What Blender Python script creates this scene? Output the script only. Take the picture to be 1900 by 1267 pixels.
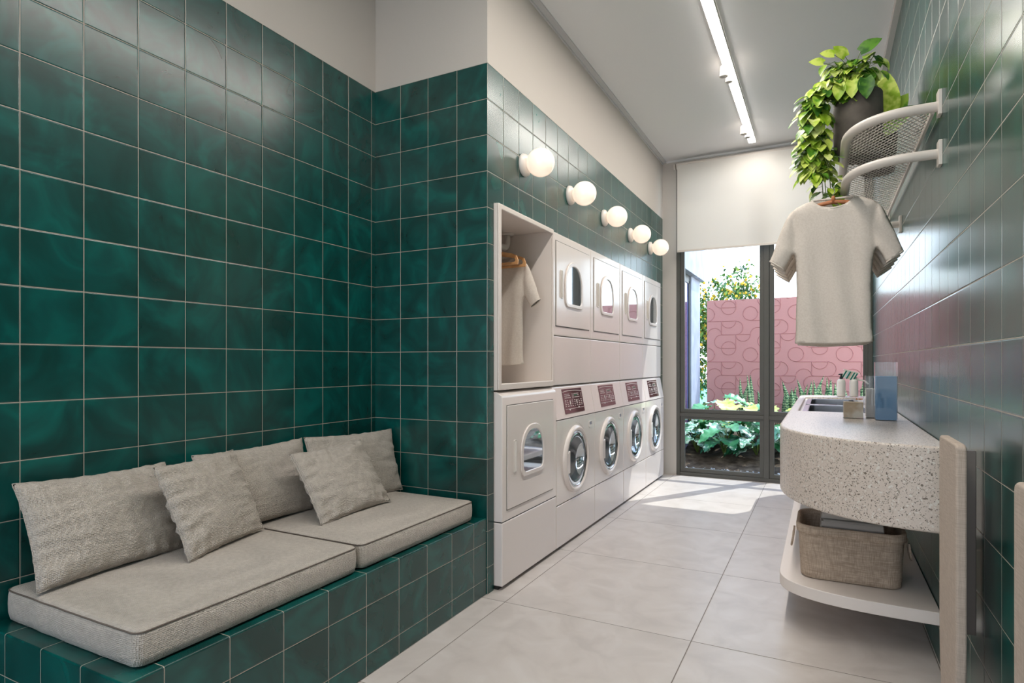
import bpy, bmesh, math, random
from mathutils import Vector, Matrix, geometry, noise
for o in list(bpy.data.objects): bpy.data.objects.remove(o)
S = bpy.context.scene
COL = S.collection
PI = math.pi
# ---------------------------------------------------------------- camera, sky, sun, exposure
F = 1109.8
cam = bpy.data.objects.new('camera', bpy.data.cameras.new('camera')); COL.objects.link(cam)
cam.location = (0, 0, 1.284); cam.rotation_euler = (PI/2, 0, 0.479625)
cam.data.sensor_width = 36; cam.data.lens = F/1900*36; cam.data.shift_y = 39.4/1900
cam.data.clip_start = 0.05; cam.data.clip_end = 200
S.camera = cam
S.view_settings.view_transform = 'Standard'; S.view_settings.look = 'None'
S.view_settings.gamma = 1; S.view_settings.use_curve_mapping = False
S.view_settings.exposure = 0.84
W = bpy.data.worlds.new('sky'); S.world = W; W.use_nodes = True
nt = W.node_tree; bg = nt.nodes['Background']
tc = nt.nodes.new('ShaderNodeTexCoord'); sx = nt.nodes.new('ShaderNodeSeparateXYZ'); cr = nt.nodes.new('ShaderNodeValToRGB')
nt.links.new(tc.outputs['Generated'], sx.inputs[0]); nt.links.new(sx.outputs[2], cr.inputs[0]); nt.links.new(cr.outputs[0], bg.inputs[0])
e = cr.color_ramp.elements
e[0].position = 0.0; e[0].color = (0.90, 0.96, 1.0, 1); e[1].position = 0.75; e[1].color = (0.40, 0.60, 1.0, 1)
bg.inputs[1].default_value = 2.4
sun = bpy.data.objects.new('sun', bpy.data.lights.new('sun', 'SUN')); COL.objects.link(sun)
sun.data.energy = 2.2; sun.data.angle = 0.006; sun.data.color = (1.0, 0.96, 0.9)
sun.rotation_euler = Vector((-0.627, -1, -1.696)).to_track_quat('-Z', 'Y').to_euler()
STRIP_E = 36.0; GLOBE_E = 1.5
# ---------------------------------------------------------------- helpers
def srgb(r, g, b):
    f = lambda c: (c/255/12.92) if c/255 <= 0.04045 else ((c/255+0.055)/1.055)**2.4
    return (f(r), f(g), f(b), 1)
def mat(name, col, rough=0.5, metal=0, bump=None, noise_col=None, spec=0.5, trans=0, ior=1.45, coat=0, emit=None, sheen=0):
    m = bpy.data.materials.new(name); m.use_nodes = True; n = m.node_tree; b = n.nodes['Principled BSDF']
    b.inputs['Base Color'].default_value = col; b.inputs['Roughness'].default_value = rough; b.inputs['Metallic'].default_value = metal
    b.inputs['Specular IOR Level'].default_value = spec; b.inputs['Transmission Weight'].default_value = trans; b.inputs['IOR'].default_value = ior
    b.inputs['Coat Weight'].default_value = coat; b.inputs['Coat Roughness'].default_value = 0.05
    if sheen: b.inputs['Sheen Weight'].default_value = sheen
    if emit: b.inputs['Emission Color'].default_value = emit[0]; b.inputs['Emission Strength'].default_value = emit[1]
    co = n.nodes.new('ShaderNodeTexCoord')
    if noise_col:   # (second colour, scale, detail, lo, hi)
        nz = n.nodes.new('ShaderNodeTexNoise'); nz.inputs['Scale'].default_value = noise_col[1]; nz.inputs['Detail'].default_value = noise_col[2]
        n.links.new(co.outputs['Object'], nz.inputs['Vector'])
        r = n.nodes.new('ShaderNodeValToRGB'); r.color_ramp.elements[0].position = noise_col[3]; r.color_ramp.elements[1].position = noise_col[4]
        r.color_ramp.elements[0].color = col; r.color_ramp.elements[1].color = noise_col[0]
        n.links.new(nz.outputs[0], r.inputs[0]); n.links.new(r.outputs[0], b.inputs['Base Color'])
    if bump:        # (kind, scale, strength, distance)
        if bump[0] == 'linen':
            outs = []
            for sc in ((1, 1, .06), (.06, .06, 1)):
                mp = n.nodes.new('ShaderNodeMapping'); mp.inputs['Scale'].default_value = sc; n.links.new(co.outputs['Object'], mp.inputs[0])
                t_ = n.nodes.new('ShaderNodeTexNoise'); t_.inputs['Scale'].default_value = bump[1]; t_.inputs['Detail'].default_value = 3; n.links.new(mp.outputs[0], t_.inputs['Vector']); outs.append(t_.outputs[0])
            out = mnode(n, 'MULTIPLY', outs[0], outs[1]); t = t_
            r = n.nodes.new('ShaderNodeValToRGB'); r.color_ramp.elements[0].position = .16; r.color_ramp.elements[1].position = .36
            r.color_ramp.elements[0].color = bump[4]; r.color_ramp.elements[1].color = col
            n.links.new(out, r.inputs[0]); n.links.new(r.outputs[0], b.inputs['Base Color'])
        elif bump[0] == 'weave':
            t = n.nodes.new('ShaderNodeTexVoronoi'); t.inputs['Scale'].default_value = bump[1]; out = t.outputs['Distance']
            t.inputs['Randomness'].default_value = 0.35
        else:
            t = n.nodes.new('ShaderNodeTexNoise'); t.inputs['Scale'].default_value = bump[1]; t.inputs['Detail'].default_value = 4; out = t.outputs[0]
        if bump[0] != 'linen': n.links.new(co.outputs['Object'], t.inputs['Vector'])
        bp = n.nodes.new('ShaderNodeBump'); bp.inputs['Strength'].default_value = bump[2]; bp.inputs['Distance'].default_value = bump[3]
        n.links.new(out, bp.inputs['Height']); n.links.new(bp.outputs[0], b.inputs['Normal'])
    return m
def mnode(n, op, a, b=None, c=None):
    x = n.nodes.new('ShaderNodeMath'); x.operation = op
    for i, v in enumerate((a, b, c)):
        if v is None: continue
        if isinstance(v, (int, float)): x.inputs[i].default_value = v
        else: n.links.new(v, x.inputs[i])
    return x.outputs[0]
def grid_mat(name, P, O, w, grout, ramp, rough, bevel, nscale, distort, bump_d, cloud=True, spec=0.5, wob=0.0):
    """tiles laid on a world grid; P, O: pitch and offset per axis; w: joint width"""
    m = bpy.data.materials.new(name); m.use_nodes = True; n = m.node_tree; b = n.nodes['Principled BSDF']
    g = n.nodes.new('ShaderNodeNewGeometry')
    sp = n.nodes.new('ShaderNodeSeparateXYZ'); n.links.new(g.outputs['Position'], sp.inputs[0])
    sn = n.nodes.new('ShaderNodeSeparateXYZ'); n.links.new(g.outputs['True Normal'], sn.inputs[0])
    line = None; bev = None; cells = []
    for i in range(3):
        q = mnode(n, 'DIVIDE', mnode(n, 'SUBTRACT', sp.outputs[i], O[i]), P[i])
        q = mnode(n, 'ADD', q, 1000)
        cells.append(mnode(n, 'FLOOR', q))
        d = mnode(n, 'ABSOLUTE', mnode(n, 'SUBTRACT', mnode(n, 'FRACT', q), 0.5))       # .5 at the joint
        d = mnode(n, 'MULTIPLY', mnode(n, 'SUBTRACT', 0.5, d), P[i])                      # metres from the joint
        use = mnode(n, 'LESS_THAN', mnode(n, 'ABSOLUTE', sn.outputs[i]), 0.6)
        l = mnode(n, 'MULTIPLY', mnode(n, 'LESS_THAN', d, w/2), use)
        v = n.nodes.new('ShaderNodeMapRange'); v.interpolation_type = 'SMOOTHSTEP'
        n.links.new(d, v.inputs[0]); v.inputs[1].default_value = w/2; v.inputs[2].default_value = w/2+bevel; v.inputs[3].default_value = 1; v.inputs[4].default_value = 0
        v = mnode(n, 'MULTIPLY', v.outputs[0], use)
        line = l if line is None else mnode(n, 'MAXIMUM', line, l)
        bev = v if bev is None else mnode(n, 'MAXIMUM', bev, v)
    cx = n.nodes.new('ShaderNodeCombineXYZ')
    for i in range(3): n.links.new(cells[i], cx.inputs[i])
    wn = n.nodes.new('ShaderNodeTexWhiteNoise'); n.links.new(cx.outputs[0], wn.inputs[0])
    off = n.nodes.new('ShaderNodeVectorMath'); off.operation = 'MULTIPLY_ADD'
    n.links.new(wn.outputs['Color'], off.inputs[0]); off.inputs[1].default_value = (0.25, 0.25, 0.25) if cloud else (7, 7, 7)
    n.links.new(g.outputs['Position'], off.inputs[2])
    nz = n.nodes.new('ShaderNodeTexNoise'); nz.inputs['Scale'].default_value = nscale; nz.inputs['Detail'].default_value = 3; nz.inputs['Distortion'].default_value = distort
    n.links.new(off.outputs[0], nz.inputs['Vector'])
    r = n.nodes.new('ShaderNodeValToRGB'); n.links.new(nz.outputs[0], r.inputs[0]); el = r.color_ramp.elements
    el[0].position = ramp[0][0]; el[0].color = ramp[0][1]; el[1].position = ramp[-1][0]; el[1].color = ramp[-1][1]
    for p, c in ramp[1:-1]:
        x = el.new(p); x.color = c
    mx = n.nodes.new('ShaderNodeMix'); mx.data_type = 'RGBA'; n.links.new(line, mx.inputs[0]); n.links.new(r.outputs[0], mx.inputs[6]); mx.inputs[7].default_value = grout
    n.links.new(mx.outputs[2], b.inputs['Base Color'])
    n.links.new(mnode(n, 'ADD', rough, mnode(n, 'MULTIPLY', line, 0.4)), b.inputs['Roughness'])
    b.inputs['Specular IOR Level'].default_value = spec
    h = mnode(n, 'SUBTRACT', 1, bev)
    if wob:
        n2 = n.nodes.new('ShaderNodeTexNoise'); n2.inputs['Scale'].default_value = 9; n2.inputs['Detail'].default_value = 1
        n.links.new(off.outputs[0], n2.inputs['Vector']); h = mnode(n, 'ADD', h, mnode(n, 'MULTIPLY', n2.outputs[0], wob))
    bp = n.nodes.new('ShaderNodeBump'); bp.inputs['Strength'].default_value = 0.8; bp.inputs['Distance'].default_value = bump_d
    n.links.new(h, bp.inputs['Height']); n.links.new(bp.outputs[0], b.inputs['Normal'])
    return m
class B:
    """collects shapes into one bmesh"""
    def __init__(s): s.b = bmesh.new(); s.mi = 0
    def face(s, vs):
        try:
            f = s.b.faces.new(vs); f.material_index = s.mi; return f
        except ValueError: return None
    def box(s, x0, x1, y0, y1, z0, z1):
        v = [s.b.verts.new((x, y, z)) for z in (z0, z1) for y in (y0, y1) for x in (x0, x1)]
        for q in ((0, 2, 3, 1), (4, 5, 7, 6), (0, 1, 5, 4), (2, 6, 7, 3), (0, 4, 6, 2), (1, 3, 7, 5)): s.face([v[i] for i in q])
        return s
    def prism(s, pts, ax, a0, a1, hole=None):
        """pts 2-D outline, extruded along axis ax (0,1,2) from a0 to a1; hole: outline with the same count"""
        def P(p, a):
            return (a, p[0], p[1]) if ax == 0 else (p[0], a, p[1]) if ax == 1 else (p[0], p[1], a)
        A = [s.b.verts.new(P(p, a0)) for p in pts]; C = [s.b.verts.new(P(p, a1)) for p in pts]; n = len(pts)
        for i in range(n): s.face([A[i], A[(i+1) % n], C[(i+1) % n], C[i]])
        if hole is None: s.face(A[::-1]); s.face(C)
        else:
            D = [s.b.verts.new(P(p, a0)) for p in hole]; E = [s.b.verts.new(P(p, a1)) for p in hole]
            for i in range(n):
                j = (i+1) % n
                s.face([D[i], E[i], E[j], D[j]]); s.face([C[i], C[j], E[j], E[i]]); s.face([A[j], A[i], D[i], D[j]])
        return s
    def tube(s, path, r, n=10, closed=False, cap=True):
        path = [Vector(p) for p in path]; m = len(path); rings = []
        up = None
        for i, p in enumerate(path):
            t = (path[(i+1) % m]-path[i-1]) if closed else (path[min(i+1, m-1)]-path[max(i-1, 0)])
            t.normalize()
            if up is None: up = t.orthogonal().normalized()
            up = (up-t*up.dot(t)).normalized(); w = t.cross(up)
            rr = r[i] if isinstance(r, (list, tuple)) else r
            rings.append([s.b.verts.new(p+up*math.cos(2*PI*k/n)*rr+w*math.sin(2*PI*k/n)*rr) for k in range(n)])
        for i in range(m if closed else m-1):
            a, c = rings[i], rings[(i+1) % m]
            for k in range(n): s.face([a[k], a[(k+1) % n], c[(k+1) % n], c[k]])
        if cap and not closed: s.face(rings[0][::-1]); s.face(rings[-1])
        return s
    def lathe(s, prof, c=(0, 0, 0), ax=2, n=32, sq=(1, 1)):
        """prof: (radius, height) along axis ax"""
        rings = []
        for r, h in prof:
            ring = []
            for k in range(n):
                a = 2*PI*k/n; u, v = r*math.cos(a)*sq[0], r*math.sin(a)*sq[1]
                p = (u, v, h) if ax == 2 else (h, u, v) if ax == 0 else (u, h, v)
                ring.append(s.b.verts.new(Vector(c)+Vector(p)))
            rings.append(ring)
        for a, d in zip(rings, rings[1:]):
            for k in range(n): s.face([a[k], a[(k+1) % n], d[(k+1) % n], d[k]])
        if prof[0][0] > 1e-6: s.face(rings[0][::-1])
        if prof[-1][0] > 1e-6: s.face(rings[-1])
        return s
def obj(name, b, m, parent=None, bevel=0, smooth=False, sub=0, kind=None, world=True, solid=0, segs=2):
    if isinstance(b, B): b = b.b
    bmesh.ops.remove_doubles(b, verts=b.verts, dist=1e-6)
    bmesh.ops.recalc_face_normals(b, faces=b.faces)
    me = bpy.data.meshes.new(name); b.to_mesh(me); b.free()
    for x in (m if isinstance(m, (list, tuple)) else [m]): me.materials.append(x)
    if smooth: me.polygons.foreach_set('use_smooth', [True]*len(me.polygons))
    o = bpy.data.objects.new(name, me); COL.objects.link(o)
    if parent is not None:
        o.parent = parent
        if world:
            p = parent; off = Vector()
            while p is not None: off += p.location; p = p.parent
            me.transform(Matrix.Translation(-off))
    if solid:
        x = o.modifiers.new('solid', 'SOLIDIFY'); x.thickness = solid; x.offset = 0
    if bevel:
        x = o.modifiers.new('bevel', 'BEVEL'); x.width = bevel; x.segments = segs; x.limit_method = 'ANGLE'; x.angle_limit = 0.6
        x.harden_normals = True
        me.polygons.foreach_set('use_smooth', [True]*len(me.polygons))
    if sub:
        x = o.modifiers.new('sub', 'SUBSURF'); x.levels = sub; x.render_levels = sub
    if kind: o['kind'] = kind
    return o
def tag(o, label, cat, group=None, kind=None):
    if label: o['label'] = label
    if cat: o['category'] = cat
    if group: o['group'] = group
    if kind: o['kind'] = kind
    return o
def thing(name, label, cat, loc=(0, 0, 0), group=None):
    o = bpy.data.objects.new(name, None); COL.objects.link(o); o.location = loc; o.empty_display_size = 0.1
    return tag(o, label, cat, group)
def dup(o, parent=None):
    c = o.copy(); COL.objects.link(c)
    if parent is not None: c.parent = parent
    for ch in [x for x in bpy.data.objects if x.parent == o]: dup(ch, c)
    return c
def rrect(x0, x1, y0, y1, r, n=6):
    p = []
    for cx, cy, a0 in ((x1-r, y1-r, 0), (x0+r, y1-r, 1), (x0+r, y0+r, 2), (x1-r, y0+r, 3)):
        for k in range(n+1):
            a = (a0+k/n)*PI/2; p.append((cx+r*math.cos(a), cy+r*math.sin(a)))
    return p
# ---------------------------------------------------------------- materials
GR = srgb(176, 164, 150)
RAMP = [(0.22, srgb(0, 48, 45)), (0.42, srgb(0, 62, 58)), (0.56, srgb(0, 74, 70)), (0.68, srgb(0, 88, 82)), (0.84, srgb(2, 102, 94))]
def tiles(name, px, ox, py, oy, pz, oz, rough=0.27, spec=0.8):
    return grid_mat(name, (px, py, pz), (ox, oy, oz), 0.0028, GR, RAMP, rough, 0.004, 4.0, 1.4, 0.0012, wob=0, spec=spec)
T_LEFT = tiles('tile_left', 0.2, -1.65, 0.2, 1.0417, 0.2, 2.948)
T_MACH = tiles('tile_machines', 0.2, -1.65, 0.2, 3.063, 0.2, 2.948, 0.27, 0.8)
T_RIGHT = tiles('tile_right', 0.2, 0.44, 0.2, 1.902, 0.2, 2.948, 0.24, 1.0)
T_BENCH = tiles('tile_bench', 0.216, -1.655, 0.2115, 1.683, 0.201, 0.2885)
PLASTER = mat('plaster', srgb(201, 194, 187), 0.85, bump=('noise', 160, 0.25, 0.002))
CEIL = mat('ceiling_paint', srgb(234, 233, 233), 0.9)
FLOOR = grid_mat('floor_tile', (0.975, 0.975, 9), (-1.515, 2.83, 5), 0.004, srgb(120, 112, 104),
                 [(0.3, srgb(192, 184, 178)), (0.5, srgb(201, 193, 187)), (0.7, srgb(207, 200, 195))], 0.36, 0.003, 5.5, 0.8, 0.001, cloud=False)
FRAME = mat('window_frame', srgb(84, 83, 78), 0.4)
WHITE = mat('white_enamel', srgb(234, 225, 220), 0.22, coat=0.2)
WHITE2 = mat('white_laminate', srgb(231, 221, 214), 0.4)
GAPSHADE = mat('gap_shade', srgb(120, 116, 112), 0.6)
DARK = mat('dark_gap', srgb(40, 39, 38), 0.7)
MIRROR = mat('tinted_door_glass', srgb(196, 204, 210), 0.03, metal=0.92)
CHROME = mat('chrome', srgb(200, 200, 202), 0.15, metal=1)
STEEL = mat('steel', srgb(176, 178, 182), 0.22, metal=1)
FABRIC = mat('cushion_linen', srgb(204, 194, 183), 0.92, bump=('weave', 190, 1.0, 0.006), sheen=0.2, noise_col=(srgb(192, 182, 171), 60, 3, 0.35, 0.65))
SEAM = mat('seam_cord', srgb(104, 94, 86), 0.9)
COTTON = mat('shirt_cotton', srgb(222, 212, 202), 0.95, bump=('noise', 420, 0.35, 0.001), noise_col=(srgb(212, 201, 190), 130, 4, 0.35, 0.7))
WOOD = mat('hanger_wood', srgb(196, 128, 82), 0.45, noise_col=(srgb(170, 102, 62), 30, 3, 0.3, 0.7))
WOODL = mat('hanger_light_wood', srgb(226, 176, 124), 0.45, noise_col=(srgb(208, 152, 100), 30, 3, 0.3, 0.7))
RACK = mat('rack_paint', srgb(216, 208, 200), 0.4)
OPAL = mat('opal_glass', srgb(238, 230, 222), 0.06, coat=0.6, emit=(srgb(255, 226, 200), GLOBE_E*0.3))
LAMPW = mat('lamp_white', srgb(226, 220, 214), 0.35)
STRIP = mat('light_diffuser', (1, 1, 1, 1), 0.5, emit=((1.0, 0.96, 0.92, 1), 7.0))
BLIND = mat('blind_fabric', srgb(232, 229, 224), 0.9, bump=('noise', 300, 0.2, 0.001))
n_ = BLIND.node_tree; tl_ = n_.nodes.new('ShaderNodeBsdfTranslucent'); tl_.inputs[0].default_value = srgb(236, 232, 226); mx_ = n_.nodes.new('ShaderNodeMixShader'); mx_.inputs[0].default_value = .3
n_.links.new(n_.nodes['Principled BSDF'].outputs[0], mx_.inputs[1]); n_.links.new(tl_.outputs[0], mx_.inputs[2]); n_.links.new(mx_.outputs[0], n_.nodes['Material Output'].inputs[0])
PADDED = mat('board_cover', srgb(192, 177, 164), 0.9, bump=('linen', 420, 0.3, 0.001, srgb(174, 159, 146)))
LINEN = mat('basket_linen', srgb(196, 177, 158), 0.9, bump=('linen', 330, 0.5, 0.0015, srgb(158, 139, 122)))
TOWEL = mat('grey_towel', srgb(182, 176, 170), 0.95, bump=('noise', 300, 0.3, 0.001))
POT = mat('pot_concrete', srgb(84, 77, 71), 0.75, noise_col=(srgb(112, 104, 95), 9, 4, 0.4, 0.75), bump=('noise', 60, 0.2, 0.002))
SOIL = mat('soil', srgb(70, 56, 44), 0.95, noise_col=(srgb(120, 104, 88), 12, 5, 0.35, 0.7), bump=('noise', 40, 0.8, 0.01))
def leafm(name, c1, c2, sc=40, rough=0.4, lo=0.42, hi=0.58):
    m = mat(name, c1, rough, noise_col=(c2, sc, 2, lo, hi))
    b = m.node_tree.nodes['Principled BSDF']; b.inputs['Subsurface Weight'].default_value = 0.0
    return m
LF = [leafm('leaf_lime', srgb(150, 186, 40), srgb(206, 222, 104), 22), leafm('leaf_green', srgb(84, 138, 34), srgb(158, 190, 66), 22),
      leafm('leaf_dark', srgb(46, 92, 30), srgb(92, 142, 44), 22), leafm('leaf_yellow', srgb(186, 208, 84), srgb(222, 230, 148), 22)]
STEM = mat('stem', srgb(110, 130, 60), 0.6)
# terrazzo
def terrazzo():
    m = mat('terrazzo', srgb(206, 197, 186), 0.32); n = m.node_tree; b = n.nodes['Principled BSDF']
    co = n.nodes.new('ShaderNodeTexCoord'); prev = None; base = srgb(216, 203, 192)
    for sc, th, c, sd in ((95, 0.262, srgb(122, 110, 98), 0), (130, 0.275, srgb(160, 148, 134), 3.3), (170, 0.262, srgb(96, 88, 80), 7.7), (80, 0.28, srgb(226, 220, 212), 11)):
        mp = n.nodes.new('ShaderNodeMapping'); mp.inputs['Location'].default_value = (sd, sd, sd); n.links.new(co.outputs['Object'], mp.inputs[0])
        nz = n.nodes.new('ShaderNodeTexNoise'); nz.inputs['Scale'].default_value = sc; nz.inputs['Detail'].default_value = 1.0
        n.links.new(mp.outputs[0], nz.inputs['Vector'])
        k = mnode(n, 'LESS_THAN', nz.outputs[0], th+0.065)
        mx = n.nodes.new('ShaderNodeMix'); mx.data_type = 'RGBA'; n.links.new(k, mx.inputs[0]); mx.inputs[7].default_value = c
        if prev is None: mx.inputs[6].default_value = base
        else: n.links.new(prev, mx.inputs[6])
        prev = mx.outputs[2]
    n.links.new(prev, b.inputs['Base Color']); return m
TERR = terrazzo()
def glassm(name, col, base=0.0, rough=0.02):
    m = bpy.data.materials.new(name); m.use_nodes = True; n = m.node_tree
    out = n.nodes['Material Output']; n.nodes.remove(n.nodes['Principled BSDF'])
    t = n.nodes.new('ShaderNodeBsdfTransparent'); t.inputs[0].default_value = col
    g = n.nodes.new('ShaderNodeBsdfGlossy'); g.inputs['Roughness'].default_value = rough; g.inputs[0].default_value = (1, 1, 1, 1)
    f = n.nodes.new('ShaderNodeLayerWeight'); f.inputs[0].default_value = .5
    fr = mnode(n, 'ADD', mnode(n, 'MULTIPLY', mnode(n, 'POWER', f.outputs['Facing'], 5.0), .6), base)
    mx = n.nodes.new('ShaderNodeMixShader'); n.links.new(fr, mx.inputs[0]); n.links.new(t.outputs[0], mx.inputs[1]); n.links.new(g.outputs[0], mx.inputs[2])
    n.links.new(mx.outputs[0], out.inputs[0]); return m
GLASS = glassm('window_glass', (0.95, 0.98, 0.98, 1))
ACRYL = glassm('clear_acrylic', (0.93, 0.94, 0.96, 1), .045)
# ================================================================= SETTING
XL, XM, XR, YA, YW, ZC, ZT, YB = -2.445, -1.65, 0.44, 2.877, 6.95, 3.60, 2.948, -2.6
obj('floor', B().box(XL-.2, XR+.2, YB-.2, YW+.02, -.1, 0), FLOOR, kind='structure')
obj('ceiling', B().box(XL-.2, XR+.2, YB-.2, YW+.15, ZC, ZC+.12), CEIL, kind='structure')
def wall(name, boxes, mats, **k):
    b = B()
    for mi, bx in boxes: b.mi = mi; b.box(*bx)
    return obj(name, b, mats, kind='structure', **k)
wall('wall_left', [(0, (XL-.15, XL, YB, YA+.05, 0, ZT)), (1, (XL-.15, XL-.001, YB, YA+.05, ZT, ZC))], [T_LEFT, PLASTER])
wall('wall_alcove', [(0, (XL, XM, YA, YA+.07, 0, ZT)), (1, (XL, XM-.001, YA+.001, YA+.07, ZT, ZC))], [T_MACH, PLASTER])
y0m, y1m, zm = 2.947, 6.802, 2.19
wall('wall_machines', [(0, (XM-.12, XM, YA+.07, y0m, 0, ZT)), (0, (XM-.12, XM, y0m, y1m, zm, ZT)), (0, (XM-.12, XM, y1m, YW, 0, ZT)),
                       (1, (XM-.12, XM-.001, YA+.07, YW, ZT, ZC)), (1, (XM-.72, XM-.66, YA+.07, YW, 0, ZT)), (1, (XM-.72, XM-.12, y0m, y1m, zm, zm+.05)),
                       (1, (XM-.66, XM-.12, YA+.07, y0m-.004, 0, zm)), (1, (XM-.66, XM-.12, y1m+.004, YW, 0, zm))], [T_MACH, PLASTER])
wall('wall_right', [(0, (XR, XR+.15, YB, YW+.1, 0, ZC))], [T_RIGHT])
wall('wall_window', [(0, (XM-.2, -1.492, YW, YW+.15, 0, ZC)), (0, (-1.492, XR, YW, YW+.15, 3.5, ZC))], [PLASTER])
wall('wall_back', [(0, (XL-.15, -2.2, YB-.15, YB, 0, ZC)), (0, (.2, XR, YB-.15, YB, 0, ZC)), (0, (-2.2, .2, YB-.15, YB, 0, .4)), (0, (-2.2, .2, YB-.15, YB, 2.8, ZC))], [PLASTER])
# cornices
obj('trim_1', B().box(XM, XM+.048, YA, YW, ZC-.012, ZC).box(XM, XM+.01, YA, YW, ZC-.026, ZC-.012), mat('cornice', srgb(204, 202, 202), .8), kind='structure')
obj('trim_2', B().box(XR-.035, XR, YB, YW, 3.545, ZC), mat('cornice_right', srgb(200, 196, 192), .8), kind='structure')
obj('trim_3', B().box(XM+.048, XR-.035, YW-.02, YW, ZC-.02, ZC), CEIL, kind='structure')
# window
f = B()
f.box(-1.492, -1.452, YW, YW+.08, 0, 3.5).box(.40, XR, YW, YW+.08, 0, 3.5).box(-1.452, .40, YW, YW+.08, 0, .04).box(-1.452, .40, YW, YW+.08, 3.44, 3.5)
f.box(-.566, -.513, YW-.004, YW+.08, .04, 3.44)                      # centre mullion
for a, c in ((-1.452, -.566), (-.513, .40)): f.box(a, c, YW, YW+.08, .672, .714)
win = obj('window_1', f, FRAME, bevel=.003, kind='structure')
for a, c in ((-1.452, -.566), (-.513, .40)):
    for z0, z1 in ((.04, .672), (.714, 3.44)):
        s = B(); s.prism([(a, z0), (c, z0), (c, z1), (a, z1)], 1, YW+.018, YW+.062, hole=[(a+.048, z0+.045), (c-.042, z0+.045), (c-.042, z1-.03), (a+.048, z1-.03)])
        sash = obj('window_sash', s, FRAME, win, bevel=.003)
        g = obj('window_pane', B().box(a+.046, c-.04, YW+.038, YW+.044, z0+.043, z1-.028), GLASS, sash)
f = B(); f.prism([(-2.2, .4), (.2, .4), (.2, 2.8), (-2.2, 2.8)], 1, YB-.1, YB-.04, hole=[(-2.15, .45), (.15, .45), (.15, 2.75), (-2.15, 2.75)]); f.box(-1.03, -.97, YB-.1, YB-.04, .45, 2.75)
obj('added_back_window', f, FRAME, bevel=.003, kind='structure')  # unseen window behind the camera, added to light the surfaces facing it
# roller blind
bl = thing('roller_blind', 'off-white fabric roller blind pulled down over the upper half of the window', 'blind', (-.55, YW-.06, 3.51))
obj('roller_tube', B().lathe([(.036, -1.475), (.036, .375)], (0, YW-.062, 3.508), 0, 24), RACK, bl, smooth=False, bevel=.002)
obj('blind_fabric', B().box(-1.462, .362, YW-.101, YW-.099, 2.545, 3.508), BLIND, bl)
obj('bottom_bar', B().box(-1.462, .362, YW-.106, YW-.094, 2.528, 2.55), RACK, bl, bevel=.002)
for x in (-1.50, .385):
    br = B(); br.lathe([(.03, x-.006), (.034, x), (.03, x+.012)], (0, YW-.062, 3.508), 0, 20); br.box(x-.008, x+.004, YW-.06, YW, 3.49, 3.54)
    obj('bracket', br, RACK, bl, smooth=False)
br = B(); br.tube([(-1.487, YW-.03, 3.5), (-1.487, YW-.03, .9)], .003, 6); br.tube([(-1.487, YW-.06, 3.5), (-1.487, YW-.06, .9)], .003, 6)
br.tube([(-1.487, YW-.03, .9), (-1.487, YW-.045, .885), (-1.487, YW-.06, .9)], .003, 6)
# ================================================================= BENCH
obj('bench', B().box(XL+.001, XM-.005, .941, YA-.001, 0, .423), T_BENCH, bevel=.006)
tag(bpy.data.objects['bench'], 'built-in bench clad in green square tiles along the left wall', 'bench')
def box_cushion(name, x0, x1, y0, y1, z0, z1, label, seed):
    random.seed(seed); o = thing(name, label, 'cushion', ((x0+x1)/2, (y0+y1)/2, z0), 'bench seat cushions')
    b = bmesh.new(); nx, ny = 36, 44; H = z1-z0; r = .035
    cx, cy = (x0+x1)/2, (y0+y1)/2; hx, hy = (x1-x0)/2, (y1-y0)/2
    def ring(z, inset, puff):
        pts = []
        for px, py in rrect(x0+inset, x1-inset, y0+inset, y1-inset, .03, 5): pts.append((px, py, z))
        # resample edges
        out = []
        L = len(pts)
        for i in range(L):
            a, c = Vector(pts[i]), Vector(pts[(i+1) % L]); d = (c-a).length; k = max(1, int(d/.02))
            for j in range(k):
                p = a.lerp(c, j/k)
                if d > .1:
                    q = p*9
                    wv = noise.noise(Vector((q.x*1.6, q.y*1.6, seed)))*.006*puff
                    wv += puff*.006*math.sin(PI*j/k)
                    nrm = Vector((c.y-a.y, -(c.x-a.x), 0)).normalized()
                    if nrm.dot(p-Vector((cx, cy, p.z))) < 0: nrm = -nrm
                    p = p+nrm*wv
                out.append(p)
        return out
    rows = [ring(z0+.001, .016, 0), ring(z0+.008, .004, .4), ring(z0+.03, 0, 1), ring(z0+H*.55, -.001, 1.3), ring(z1-.02, 0, .9), ring(z1-.006, .002, .3), ring(z1-.001, .006, .1)]
    vr = [[b.verts.new(p) for p in r_] for r_ in rows]; n = len(vr[0])
    for a, c in zip(vr, vr[1:]):
        for k in range(n): b.faces.new([a[k], a[(k+1) % n], c[(k+1) % n], c[k]])
    b.faces.new(vr[0][::-1])
    # crowned top: concentric rings towards the centre
    prev = vr[-1]
    for t in (.97, .93, .86, .7, .45, .2):
        cur = []
        for v in vr[-1]:
            p = Vector((cx+(v.co.x-cx)*t, cy+(v.co.y-cy)*t, z1+.016*(1-t)**.6*(.8+.4*noise.noise(Vector((v.co.x*5*t, v.co.y*5*t, seed))))))
            cur.append(b.verts.new(p))
        for k in range(n): b.faces.new([prev[k], prev[(k+1) % n], cur[(k+1) % n], cur[k]])
        prev = cur
    b.faces.new(prev)
    seam = [tuple(v.co+Vector((0, 0, .001))) for v in vr[-2]]
    obj('cover', b, FABRIC, o, smooth=True)
    s = B(); s.tube(seam, .0026, 6, closed=True); obj('piping', s, SEAM, o, smooth=True)
    return o
box_cushion('seat_cushion', XL+.02, -1.69, .99, 1.888, .424, .532, 'large beige linen seat cushion on the near end of the green bench', 1)
box_cushion('seat_cushion', XL+.02, -1.69, 1.902, 2.80, .424, .532, 'beige linen seat cushion on the far end of the bench by the tiled end wall', 5)
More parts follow.
